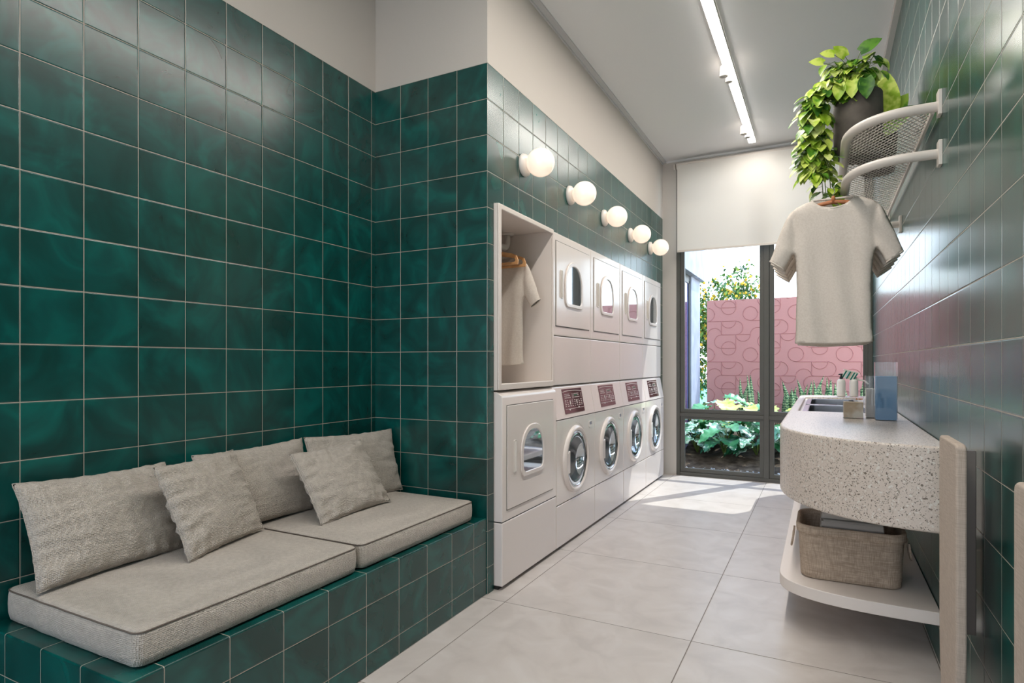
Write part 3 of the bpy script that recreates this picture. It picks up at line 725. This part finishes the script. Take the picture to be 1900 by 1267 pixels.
# ================================================================= SHIRTS
def shirt(t, seed, W=.172, SL=.29):
    random.seed(seed)
    def mir(p): return [(-x, z) for x, z in p]
    R = [(.098, .004), (.13, -.004), (.165, -.02), (.196, -.045), (.214, -.075), (.235, -.125), (.262, -.195), (.280, -.25), (SL+.004, -.283), (.262, -.305), (.226, -.330), (.214, -.31), (.196, -.275), (.180, -.255), (.170, -.285), (.166, -.36), (.165, -.46), (.167, -.57), (.170, -.66), (.176, -.712)]
    hem = [(.12, -.716), (.06, -.719), (0, -.720), (-.06, -.719), (-.12, -.716)]
    neckf = [(-.075, -.022), (-.045, -.040), (0, -.048), (.045, -.040), (.075, -.022)]
    neckb = [(-.06, .006), (0, .004), (.06, .006)]
    def sheet(neck, side, b, inset=0):
        out = R+hem+mir(R)[::-1]+neck
        # densify
        d = []
        n = len(out)
        for i in range(n):
            a, c = Vector(out[i]), Vector(out[(i+1) % n]); k = max(1, int((c-a).length/.012))
            d += [a.lerp(c, j/k) for j in range(k)]
        inner = []
        def ins(x, y):
            c = False
            for i in range(len(d)):
                p, q = d[i], d[(i+1) % len(d)]
                if (p.y > y) != (q.y > y) and x < (q.x-p.x)*(y-p.y)/(q.y-p.y)+p.x: c = not c
            return c
        seam = [Vector(p) for p in R[:15]]+[]
        y = -.71; row = 0
        while y < .0:
            x = -.29+(.006 if row % 2 else 0)
            while x < .29:
                if ins(x, y) and min((Vector((x, y))-p).length for p in d) > .006: inner.append(Vector((x, y)))
                x += .012
            y += .011; row += 1
        nb_ = len(d)
        vs, es, fs, *_ = geometry.delaunay_2d_cdt([*d, *inner], [(i, (i+1) % nb_) for i in range(nb_)], [], 1, 1e-5)
        sideseg = []
        def distseg(p, a, c):
            ac = c-a; t_ = max(0, min(1, (p-a).dot(ac)/ac.length_squared)); return (p-a-ac*t_).length
        RR = [Vector(p) for p in R]
        edges = []
        for sgn in (1, -1):
            q = [Vector((v.x*sgn, v.y)) for v in RR]
            edges += [(q[i], q[i+1]) for i in range(0, 8)]+[(q[i], q[i+1]) for i in range(10, 19)]
            edges.append((Vector((.185*sgn, -.05)), Vector((.172*sgn, -.15)))); edges.append((Vector((.172*sgn, -.15)), Vector((.178*sgn, -.25))))
        V_ = []
        for v in vs:
            dd = min(distseg(v, a, c) for a, c in edges); f_ = min(1, dd/.07)
            dep = .028*math.sqrt(max(0, 1-(1-f_)**2))
            body = abs(v.x) < .17
            fold = 0
            if body: fold = (.010*math.sin(v.x*42+seed+1.5*math.sin(v.y*5+seed))*min(1, max(0, -v.y-.12)*2.0)+.006*noise.noise(Vector((v.x*9, v.y*4, seed))))*f_
            else: fold = .006*math.sin(v.y*40+v.x*30+seed)*f_
            V_.append(b.b.verts.new((v.x+.004*noise.noise(Vector((v.x*3, v.y*6, seed))), side*(dep)+fold, v.y+.004*noise.noise(Vector((v.x*8, v.y*3, seed+9)))*(1 if v.y < -.6 else 0))))
        for f_ in fs: b.face([V_[i] for i in f_])
        return [(V_[i].co.copy()) for i in range(nb_)]
    b = B(); rim = sheet(neckf, -1, b); sheet(neckb, 1, b)
    body = obj('fabric', b, COTTON, t, smooth=True, world=False, solid=.0025)
    # collar band and cuffs
    b = B(); pts = [(-.098, 0, .006)]+[(x, -.016-.012*(1-abs(x)/.1), z) for x, z in neckf]+[(.098, 0, .006)]+[(x, .012, z+.004) for x, z in neckb[::-1]]
    b.tube(smoothp(pts+[pts[0]], 2), .0055, 8); obj('collar', b, COTTON, t, smooth=True, world=False)
    for sgn in (1, -1):
        b = B(); a, c = Vector((sgn*(SL+.003), 0, -.283)), Vector((sgn*.226, 0, -.331)); pts = []
        for k in range(20):
            q = 2*PI*k/20; m_ = a.lerp(c, .5+.5*math.cos(q)); pts.append((m_.x, .022*math.sin(q), m_.z))
        b.tube(pts, .004, 6, closed=True); obj('cuff', b, COTTON, t, smooth=True, world=False)
def hanger(t, m):
    b = B(); pts = []
    for k in range(25):
        u = k/12-1; pts.append((u*.185, 0, -.004-.052*abs(u)**1.7))
    b.tube([(p[0], p[1], p[2]) for p in pts], [.010 if 2 < k < 22 else .008 for k in range(25)], 8)
    for v in b.b.verts: v.co.z += .0; v.co.y *= .7
    obj('arms', b, m, t, smooth=True, world=False)
    b = B(); b.lathe([(.009, -.01), (.009, .02), (.006, .026)], (0, 0, 0), 2, 12); obj('neck', b, m, t, smooth=True, world=False)
    b = B(); hx = .052
    pts = [(0, 0, .022), (0, 0, .034)]
    for k in range(15):
        a = math.radians(-120+k*20*1.02); pts.append((.028+.026*math.cos(PI+math.radians(40)-k*math.radians(17)), 0, .066+.026*math.sin(PI+math.radians(40)-k*math.radians(17))))
    b.tube(smoothp(pts, 2), .0022, 8); obj('hook', b, CHROME, t, smooth=True, world=False)
sy = [3.40, 3.52, 3.66, 3.80, 3.95]
slab = ['cream t-shirt at the front of the row hanging from the wall rack', 'cream t-shirt directly behind the front one on the wall rack', 'cream t-shirt in the middle of the row on the wall rack', 'cream t-shirt second from the back on the wall rack', 'rearmost cream t-shirt on the wall rack']
hlab = ['wooden hanger with metal hook holding the front cream t-shirt', 'wooden hanger right behind the front hanger on the wall rack', 'wooden hanger in the middle of the row on the wall rack', 'wooden hanger second from the back on the wall rack', 'rearmost wooden hanger on the wall rack']
hz = 2.093
hg = thing('clothes_hanger', '', 'hanger', (0, 0, 0), 'wooden hangers on the wall rack'); hanger(hg, WOOD)
for i, y in enumerate(sy):
    a = hg if i == 0 else dup(hg); a.location = (.045, y, hz); a['label'] = hlab[i]; a.rotation_euler = (0, 0, (-.03, .02, -.02, .03, 0)[i])
    t = thing('t_shirt', slab[i], 'shirt', (.045, y, hz+.006), 'cream t-shirts on the wall rack'); shirt(t, 3+i*1.7); t.rotation_euler = (0, 0, (-.03, .02, -.02, .03, 0)[i])
# in the niche
def loop_hanger(t, m):
    b = B(); out = [(-.21, -.07), (.21, -.07), (.213, -.045), (.20, -.012), (.165, .004), (.02, .035), (.008, .05), (-.008, .05), (-.02, .035), (-.165, .004), (-.20, -.012), (-.213, -.045)]
    inn = [(-.185, -.052), (.185, -.052), (.192, -.04), (.182, -.024), (.155, -.013), (.02, .014), (.006, .022), (-.006, .022), (-.02, .014), (-.155, -.013), (-.182, -.024), (-.192, -.04)]
    b.prism(out, 1, -.007, .007, hole=inn); obj('frame', b, m, t, bevel=.004, world=False)
    b = B(); pts = [(0, 0, .045), (0, 0, .062)]
    for k in range(13):
        a = -PI/2+math.radians(10)+k*math.radians(20); pts.append((.022*math.cos(a)*1.0, 0, .085+.0+.024*math.sin(a)))
    b.tube(smoothp(pts, 1), .0022, 8); obj('hook', b, CHROME, t, smooth=True, world=False)
for i, (y, lb) in enumerate(((3.42, 'empty pale wooden hanger in front of the shirt inside the niche'), (3.53, 'pale wooden hanger holding the shirt inside the niche'))):
    t = thing('clothes_hanger', lb, 'hanger', (-1.945, y, 1.985), 'pale hangers in the niche'); loop_hanger(t, WOODL)
t = thing('t_shirt', 'cream t-shirt hanging inside the open white niche', 'shirt', (-1.945, 3.575, 1.985)); shirt(t, 31)
# ================================================================= POTTED PLANTS ON THE RACK
def leaf(b, p, d, up, L, Wd, fold=.25, droop=.25, n=6, mi=0, heart=True):
    """heart-shaped leaf from p along d"""
    d = Vector(d).normalized(); s_ = d.cross(Vector(up)); s_ = s_.normalized() if s_.length > 1e-4 else d.orthogonal().normalized(); nrm = s_.cross(d)
    b.mi = mi; rows = []
    for k in range(n+1):
        t_ = k/n
        w_ = Wd*(math.sin(PI*min(1, (t_+.12)/1.12)**.75)**.8 if heart else math.sin(PI*t_**.8)**.9)/2 if k < n else 0
        back = -.10*L if (heart and k == 0) else 0
        c = Vector(p)+d*(L*t_)-nrm*(droop*L*t_*t_)
        rows.append((b.b.verts.new(c), [b.b.verts.new(c+s_*sg*w_*.55+nrm*fold*w_*.5+d*back*.6) for sg in (-1, 1)], [b.b.verts.new(c+s_*sg*w_+nrm*fold*w_+d*back) for sg in (-1, 1)]) if k < n else (b.b.verts.new(c), None, None))
    for a, c in zip(rows, rows[1:]):
        for q in (0, 1):
            if c[1] is None:
                b.face([a[0], a[1][q], c[0]]); b.face([a[1][q], a[2][q], c[0]])
            else:
                b.face([a[0], a[1][q], c[1][q], c[0]]); b.face([a[1][q], a[2][q], c[2][q], c[1][q]])
random.seed(12)
pt = thing('trailing_pothos', 'variegated trailing pothos in a dark pot spilling over the wall rack', 'plant', (.162, 3.64, 2.358))
ZS = 2.3545
obj('pot', B().lathe([(.085, ZS), (.100, ZS+.008), (.112, ZS+.04), (.116, ZS+.20), (.114, ZS+.33), (.110, ZS+.338), (.103, ZS+.332), (.100, ZS+.30), (.0001, ZS+.30)], (.162, 3.64, 0), 2, 40), POT, pt, smooth=True)
lb = B(); sb = B()
def rnd(a, c): return random.uniform(a, c)
def vine(pts, k0=1.0, spread=1.0, big=1.0):
    pts = smoothp([Vector(p) for p in pts], 3); sb.tube(pts, .0022, 5)
    i = 0
    while i < len(pts)-1:
        p = pts[i]; a = rnd(0, 2*PI); outd = Vector((math.cos(a), math.sin(a)*.9, rnd(-.9, .15)))
        if outd.y > .3: outd.y *= -.6
        q = p+outd*rnd(.015, .045)*spread; sb.tube([p, q], .0012, 4, cap=False)
        dd = Vector((outd.x*.8-.15, outd.y*.8-.25, -rnd(.15, 1.1))); L = rnd(.055, .085)*big
        leaf(lb, q, dd, Vector((outd.x*.5, -.5, .8)), L, L*rnd(.62, .8), rnd(.1, .4), rnd(.1, .4), 5, random.choice((0, 0, 1, 1, 3, 3, 2)))
        i += max(1, int(rnd(.5, 1.6)*len(pts)*.035*k0))
for k in range(11):       # hanging strands left of the pot
    x1 = -.045+rnd(-.035, .045); y1 = 3.55+rnd(-.06, .07); zend = rnd(2.2, 2.42) if k > 3 else (2.03, 2.06, 2.12, 2.16)[k]
    xe = x1+ (.05 if k < 4 else 0)
    vine([(.13, 3.6, 2.70), (.06+rnd(-.02, .02), 3.58, 2.79+rnd(-.02, .04)), (x1+.02, y1, 2.72), (x1-.01, y1, 2.58), (x1, y1, 2.42), (xe, y1-.01, max(zend, 2.3)), (xe+.01, y1-.03, zend)], .42)
for k in range(16):       # crown
    a = rnd(0, 2*PI); r_ = rnd(.03, .13)
    vine([(.15, 3.62, 2.68), (.15+.5*r_*math.cos(a), 3.62+.5*r_*math.sin(a), 2.76+rnd(0, .05)), (.15+r_*math.cos(a), 3.62+r_*math.sin(a), 2.78+rnd(-.02, .12))], 1.6)
for (x, z, L, dx) in ((.075, 2.715, .085, -.1), (.13, 2.72, .09, 0), (.19, 2.72, .105, .05), (.05, 2.87, .07, -.9), (.0, 2.84, .07, -1), (.17, 2.86, .10, .7), (.10, 2.85, .08, -.3)):
    up_ = z > 2.8
    sb.tube(smoothp([(.14, 3.6, 2.76), (.5*x+.07, 3.54, z+(.02 if not up_ else -.02)), (x, 3.50, z)], 2), .0016, 5)
    leaf(lb, (x, 3.50, z), (dx, -.15, .35 if up_ else -1), (0, -1, .4 if not up_ else .35), L, L*.75, .2, .15, 6, 2 if L > .095 else 0)
obj('stems', sb, STEM, pt, smooth=True); obj('leaves', lb, LF, pt, smooth=True)
p2 = thing('broad_leaf_plant', 'broad-leaved green plant in a lower dark pot behind the pothos on the rack', 'plant', (.27, 3.96, 2.358))
obj('pot', B().lathe([(.07, ZS), (.085, ZS+.006), (.09, ZS+.03), (.10, ZS+.20), (.102, ZS+.215), (.094, ZS+.215), (.09, ZS+.19), (.0001, ZS+.19)], (.27, 3.96, 0), 2, 36), POT, p2, smooth=True)
lb = B(); sb = B()
for (bx, by, bz, tx, ty, tz, Wd, mi) in ((.235, 3.86, 2.66, .25, 3.80, 2.90, .16, 0), (.275, 3.84, 2.60, .31, 3.76, 2.83, .17, 0), (.29, 3.86, 2.58, .40, 3.82, 2.735, .13, 1), (.29, 3.84, 2.57, .425, 3.80, 2.66, .10, 2),
        (.30, 3.82, 2.55, .41, 3.72, 2.60, .10, 1), (.22, 3.95, 2.66, .20, 4.02, 2.90, .15, 1), (.20, 3.98, 2.60, .14, 4.10, 2.78, .13, 0)):
    base = Vector((.27, 3.96, ZS+.19)); t0 = Vector((bx, by, bz)); sb.tube([base, base.lerp(t0, .6)+Vector((0, 0, .02)), t0], .003, 6)
    leaf(lb, t0, Vector((tx, ty, tz))-t0, (-.15, -1, .25), (Vector((tx, ty, tz))-t0).length, Wd, .12, .12, 8, mi)
obj('stems', sb, STEM, p2, smooth=True); obj('leaves', lb, LF, p2, smooth=True)
# ================================================================= IRONING BOARDS
def ironing(y0, y1, label, rail):
    t = thing('ironing_board', label, 'ironing board', (.36, (y0+y1)/2, .05)); yc = (y0+y1)/2; hw = (y1-y0)/2; z1 = 1.045
    p = [(y0+.0, z1-.02), (y0+.004, z1-.006), (y0+.02, z1), (y1-.02, z1), (y1-.004, z1-.006), (y1, z1-.02)]
    n = 16
    for k in range(n+1):
        u = k/n; w_ = hw*(1-u**2.2)**.62 if k < n else 0; p.append((yc+w_, .50-.45*u))
    for k in range(n-1, -1, -1):
        u = k/n; w_ = hw*(1-u**2.2)**.62; p.append((yc-w_, .50-.45*u))
    obj('padded_board', B().prism(p, 0, .344, .372), PADDED, t, bevel=.008, segs=4)
    obj('hinge_frame', B().box(.402, .430, y0+.205, y0+.225, .42, 1.005), mat('hinge_metal', srgb(128, 120, 114), .35, metal=.6), t, bevel=.002)
    obj('shadow_gap_sheet', B().box(.372, .380, y0+.16, y1-.02, .36, .98), DARK, t)  # dark sheet standing in for the shadow gap behind the board
    for z in (.76, .65) if rail else (.70, .56):
        b = B(); s_ = 1.0; b.tube(smoothp([(.362, y1-.004, z+.035), (.362, y1+.018, z+.03), (.362, y1+.03, z+.014), (.362, y1+.03, z-.014), (.362, y1+.018, z-.03), (.362, y1-.004, z-.035)], 2), .0045, 8)
        obj('locking_loop', b, CHROME, t, smooth=True)
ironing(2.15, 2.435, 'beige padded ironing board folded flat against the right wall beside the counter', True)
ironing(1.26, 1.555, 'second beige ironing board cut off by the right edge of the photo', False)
# ================================================================= OUTSIDE
PAVE = mat('outside_paving', srgb(150, 148, 150), .8, noise_col=(srgb(170, 168, 172), 6, 4, .4, .6))
TEAL = mat('teal_court', srgb(96, 190, 172), .6)
tag(obj('garden_ground', B().box(-9, 14, YW+.1, 10.6, -.15, -.01), SOIL, kind='structure'), None, None)
obj('teal_yard', B().box(-14, 18, 10.6, 40, -.15, 0), TEAL, kind='structure')
# soil bank, pebbles
def terrain(x0, x1, y0, y1, f, nx, ny):
    b = bmesh.new(); g = [[b.verts.new((x0+(x1-x0)*i/nx, y0+(y1-y0)*j/ny, f(x0+(x1-x0)*i/nx, y0+(y1-y0)*j/ny))) for j in range(ny+1)] for i in range(nx+1)]
    for i in range(nx):
        for j in range(ny): b.faces.new([g[i][j], g[i+1][j], g[i+1][j+1], g[i][j+1]])
    return b
def hgt(x, y): return -.01+.34*min(1, max(0, (y-7.22)/1.5))**.8+.03*noise.noise(Vector((x*4, y*4, 1)))*min(1, max(0, y-7.2)*3)
sl = obj('soil_bank', terrain(-1.58, 3.2, 7.12, 9.7, hgt, 90, 60), SOIL, smooth=True); tag(sl, 'sloping bed of brown soil outside the window', 'soil', kind='stuff')
PEB = mat('white_pebble', srgb(226, 226, 230), .7, noise_col=(srgb(180, 182, 190), 9, 1, .4, .6))
b = B(); random.seed(5)
for k in range(700):
    x, y = rnd(-1.5, 1.0), rnd(7.11, 7.34); r_ = rnd(.007, .015); z = hgt(x, y)+r_*.4
    m_ = bmesh.ops.create_icosphere(b.b, subdivisions=1, radius=r_, matrix=Matrix.Translation((x, y, z)) @ Matrix.Diagonal((1, rnd(.7, 1), .7, 1)))
tag(obj('pebbles', b, PEB, smooth=True), 'strip of small white pebbles outside at the foot of the window', 'pebbles', kind='stuff')
# pink relief wall
PINK = mat('pink_render', srgb(192, 132, 122), .85, bump=('noise', 80, .15, .002))
pk = thing('pink_relief_wall', 'pink garden wall with raised circles and half-circle relief', 'wall', (0, 10.05, 0))
X0, X1, Z0, Z1 = -1.66, 2.6, 0, 2.28
obj('wall_body', B().box(X0, X1, 10.0, 10.25, Z0, Z1), PINK, pk)
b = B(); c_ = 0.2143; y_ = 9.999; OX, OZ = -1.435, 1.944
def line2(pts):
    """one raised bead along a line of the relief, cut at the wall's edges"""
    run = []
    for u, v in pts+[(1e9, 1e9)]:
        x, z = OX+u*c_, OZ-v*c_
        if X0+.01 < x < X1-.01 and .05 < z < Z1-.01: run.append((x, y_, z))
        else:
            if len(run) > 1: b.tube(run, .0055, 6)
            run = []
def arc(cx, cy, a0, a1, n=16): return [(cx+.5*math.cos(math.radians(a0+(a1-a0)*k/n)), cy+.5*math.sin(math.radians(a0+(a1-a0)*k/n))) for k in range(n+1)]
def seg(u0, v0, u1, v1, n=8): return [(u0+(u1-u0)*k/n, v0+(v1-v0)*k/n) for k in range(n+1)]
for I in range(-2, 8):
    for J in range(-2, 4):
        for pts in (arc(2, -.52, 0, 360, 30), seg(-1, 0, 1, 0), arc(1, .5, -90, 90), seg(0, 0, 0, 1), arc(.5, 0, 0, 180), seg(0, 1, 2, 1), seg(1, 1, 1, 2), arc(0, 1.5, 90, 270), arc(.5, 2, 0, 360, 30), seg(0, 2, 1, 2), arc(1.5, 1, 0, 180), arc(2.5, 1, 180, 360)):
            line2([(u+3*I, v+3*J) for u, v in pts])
obj('relief', b, mat('pink_groove_shade', srgb(178, 116, 108), .85), pk, smooth=True)  # darker pink paints in the shade of the wall's grooves
# grey building at the left
CONC = mat('outside_concrete', srgb(188, 192, 204), .85, noise_col=(srgb(168, 172, 186), 5, 5, .35, .65), bump=('noise', 40, .3, .004))
bd = thing('grey_building', 'pale grey concrete building with dark blue glazing outside at the left', 'building', (-2.6, 8.5, 0))
obj('upper_storey', B().box(-4.2, -1.60, 7.9, 9.46, 2.52, 6.5), CONC, bd)
obj('pier', B().box(-4.0, -1.67, 8.76, 9.44, 0, 2.52), CONC, bd)
obj('blue_glazing', B().box(-4.0, -1.70, 7.2, 8.76, 0, 2.45), mat('blue_glazing', srgb(64, 70, 124), .06, coat=.5), bd)
obj('glazing_frame', B().box(-1.72, -1.69, 8.70, 8.76, 0, 2.45).box(-1.72, -1.69, 7.2, 8.76, 2.41, 2.52), FRAME, bd)
# trees
def tree(x, y, z0, h, r, label, cols, n, seed, flower=None):
    random.seed(seed); t = thing('flowering_tree' if flower else 'tree', label, 'tree', (x, y, 0))
    b = B(); b.tube(smoothp([(x, y, 0), (x+.1, y, h*.35), (x-.05, y+.05, h*.5), (x, y, h*.7)], 2), .05, 8)
    for k in range(9):
        a = rnd(0, 2*PI); zz = h*rnd(.35, .75); b.tube([(x, y, zz), (x+r*.6*math.cos(a), y+r*.6*math.sin(a), zz+r*.5)], .02, 6)
    obj('trunk', b, mat('bark', srgb(92, 78, 64), .9), t, smooth=True)
    lb = B(); fb = B()
    cl = [(x+rnd(-1, 1)*r*.75, y+rnd(-1, 1)*r*.6, z0+(h-z0)*rnd(.08, .95), rnd(.25, .5)*r) for _ in range(26)]
    for k in range(n):
        cx, cy, cz, cr_ = random.choice(cl); v = Vector((random.gauss(0, 1), random.gauss(0, 1), random.gauss(0, 1))).normalized()*cr_*rnd(.4, 1)
        p = Vector((cx, cy, cz))+v; d = Vector((rnd(-1, 1), rnd(-1, 1), rnd(-1, .6)))
        leaf(lb, p, d, (0, 0, 1), rnd(.08, .13), .055, .2, .2, 2, random.randrange(len(cols)), heart=False)
        if flower and k % 9 == 0:
            q = p+v*.15; bmesh.ops.create_icosphere(fb.b, subdivisions=1, radius=rnd(.018, .035), matrix=Matrix.Translation(q))
    obj('foliage', lb, cols, t)
    if flower: obj('flowers', fb, flower, t)
TL = [leafm('tree_leaf_green', srgb(66, 104, 44), srgb(110, 146, 60), 3), leafm('tree_leaf_light', srgb(120, 156, 66), srgb(160, 184, 90), 3), leafm('tree_leaf_dark', srgb(38, 72, 36), srgb(66, 100, 50), 3)]
YEL = mat('yellow_flower', srgb(244, 190, 60), .7)
tree(-1.9, 12.6, .6, 3.05, .85, 'bushy tree with yellow flowers between the grey building and the pink wall', TL, 5200, 8, YEL)
# snake plants in front of the pink wall
SN = [mat('snake_leaf', srgb(104, 140, 84), .5), mat('snake_leaf_edge', srgb(196, 202, 120), .5)]
def snakem():
    m = mat('snake_leaf_banded', srgb(150, 172, 118), .45); n = m.node_tree; b = n.nodes['Principled BSDF']
    co = n.nodes.new('ShaderNodeTexCoord'); w_ = n.nodes.new('ShaderNodeTexWave'); w_.bands_direction = 'Z'; w_.inputs['Scale'].default_value = 9; w_.inputs['Distortion'].default_value = 6; w_.inputs['Detail Scale'].default_value = 4
    n.links.new(co.outputs['Object'], w_.inputs[0]); r = n.nodes.new('ShaderNodeValToRGB'); r.color_ramp.elements[0].color = srgb(60, 104, 66); r.color_ramp.elements[0].position = .35
    r.color_ramp.elements[1].color = srgb(176, 192, 136); r.color_ramp.elements[1].position = .6; n.links.new(w_.outputs[0], r.inputs[0]); n.links.new(r.outputs[0], b.inputs['Base Color']); return m
SNB = snakem()
def snake(x, y, n, h, label, seed):
    random.seed(seed); t = thing('snake_plant', label, 'plant', (x, y, hgt(x, y)), 'snake plants before the pink wall'); z0 = hgt(x, y)-.01
    b = B(); b.mi = 0
    for k in range(n):
        a = rnd(0, 2*PI); L = h*rnd(.6, 1.05); lean_ = rnd(.03, .26)*L; w_ = rnd(.055, .085); bx, by = x+rnd(-.09, .09), y+rnd(-.07, .07)
        dx, dy = math.cos(a), math.sin(a)*.5; tw = rnd(-.5, .5); rows = []
        for i in range(9):
            u = i/8; ww = w_*(.75+.5*math.sin(PI*u*.9))*(1-u**3.5)*.5+.0008; cx, cy, cz = bx+dx*lean_*u*u, by+dy*lean_*u*u, z0+L*u
            s_ = Vector((math.cos(tw+u*.4), math.sin(tw+u*.4)*.6, 0)); nn = Vector((-s_.y, s_.x, 0))*.25*ww
            rows.append([b.b.verts.new(Vector((cx, cy, cz))+q) for q in (-s_*ww, nn, s_*ww, -nn*.4)])
        for r0, r1 in zip(rows, rows[1:]):
            for q in range(4): b.mi = 0; b.face([r0[q], r0[(q+1) % 4], r1[(q+1) % 4], r1[q]])
    obj('leaves', b, SNB, t, smooth=True)
    return t
for k, (x, n, h) in enumerate(((-1.0, 5, .80), (-.82, 4, .62), (-.42, 7, .72), (-.22, 8, .78), (-.02, 7, .72), (.14, 8, .80), (.33, 7, .74), (.50, 8, .78), (.70, 7, .74), (.9, 6, .7))):
    snake(x, 9.35+.1*(k % 2), n, h, ['leftmost snake plant, thin crossed leaves in front of the pink wall', 'low snake plant just left of the centre window post', 'snake plant just right of the centre window post',
          'banded snake plant, second right of the window post', 'banded snake plant, third right of the window post', 'snake plant rising behind the left end of the sink', 'snake plant left of the soap bottle, tall leaves', 'snake plant just left of the soap bottle',
          'snake plant behind the soap bottle', 'rightmost snake plant, mostly behind the bottles'][k], 40+k)
# broad variegated leaves behind the lower panes
VL = [leafm('garden_leaf_green', srgb(64, 140, 84), srgb(96, 172, 112), 9, .35), leafm('garden_leaf_white', srgb(120, 178, 138), srgb(224, 240, 224), 26, .4, .45, .55), leafm('garden_leaf_lime', srgb(198, 214, 78), srgb(226, 232, 130), 9, .4), leafm('garden_leaf_dark', srgb(34, 92, 60), srgb(62, 128, 84), 9, .3)]
def wavy(b, p, d, up, L, Wd, mi, lob=8, seed=0):
    d = Vector(d).normalized(); s_ = d.cross(Vector(up)).normalized(); nrm = s_.cross(d); b.mi = mi; rows = []; n = 14
    for k in range(n+1):
        t_ = k/n; w_ = Wd/2*math.sin(PI*min(1, (t_+.08)/1.08)**.7)**.75 if k < n else .002
        w_ *= 1-.20*(k % 2)
        c = Vector(p)+d*(L*t_)-nrm*(.32*L*t_*t_)
        rows.append([b.b.verts.new(c+s_*w_*q+nrm*(abs(q)*.22*w_+.012*math.sin(k*1.7+q*3+seed)*abs(q))-d*(.06*L*abs(q) if k == 0 else 0)) for q in (-1, -.5, 0, .5, 1)])
    for r0, r1 in zip(rows, rows[1:]):
        for q in range(4): b.face([r0[q], r0[q+1], r1[q+1], r1[q]])
def bush(x, y, n, r, h, mis, label, seed):
    random.seed(seed); z0 = hgt(x, y); t = thing('garden_plant', label, 'plant', (x, y, z0), 'broad-leaved garden plants'); lb = B(); sb = B()
    for k in range(n):
        a = 2*PI*k/n+rnd(-.4, .4); rr = r*rnd(.35, 1); top = Vector((x+rr*.55*math.cos(a), y+rr*.45*math.sin(a), z0+h*rnd(.35, 1.12)))
        base = Vector((x, y, z0-.01)); sb.tube(smoothp([base, base.lerp(top, .5)+Vector((0, 0, .06)), top], 1), .005, 5)
        L = r*rnd(.7, 1.05); wavy(lb, top, (math.cos(a), math.sin(a)-.35, rnd(-.35, .25)), (0, -.25, 1), L, L*rnd(.55, .75), random.choice(mis), seed=k)
    obj('stems', sb, STEM, t, smooth=True); obj('leaves', lb, VL, t, smooth=True)
for a in ((-1.42, 7.85, 15, .34, 0.37, (1, 1, 0), 'pale variegated leafy plant at the left end of the lower pane', 61), (-1.28, 8.5, 14, .42, 0.48, (1, 0, 2), 'taller leafy plant behind the left of the lower pane', 62),
          (-1.08, 7.75, 14, .34, 0.33, (3, 0, 3), 'dark green leafy plant, second from the left in the lower pane', 63), (-.95, 8.35, 15, .36, 0.44, (2, 2, 0), 'lime yellow leafy plant in the middle of the lower pane', 64),
          (-.72, 7.85, 15, .32, 0.33, (3, 0, 1), 'green leafy plant close to the glass left of the window post', 65), (-.58, 8.4, 15, .36, 0.41, (1, 0, 2), 'white-edged leafy plant behind the centre window post', 66),
          (-.30, 7.8, 15, .34, 0.34, (0, 3, 1), 'green leafy plant right of the window post beside the counter', 67), (-.05, 8.3, 14, .36, 0.39, (1, 3, 0), 'leafy plant seen just above the counter edge', 68),
          (.25, 7.9, 14, .34, 0.33, (0, 3), 'leafy plant hidden behind the far counter end', 69)):
    bush(*a)
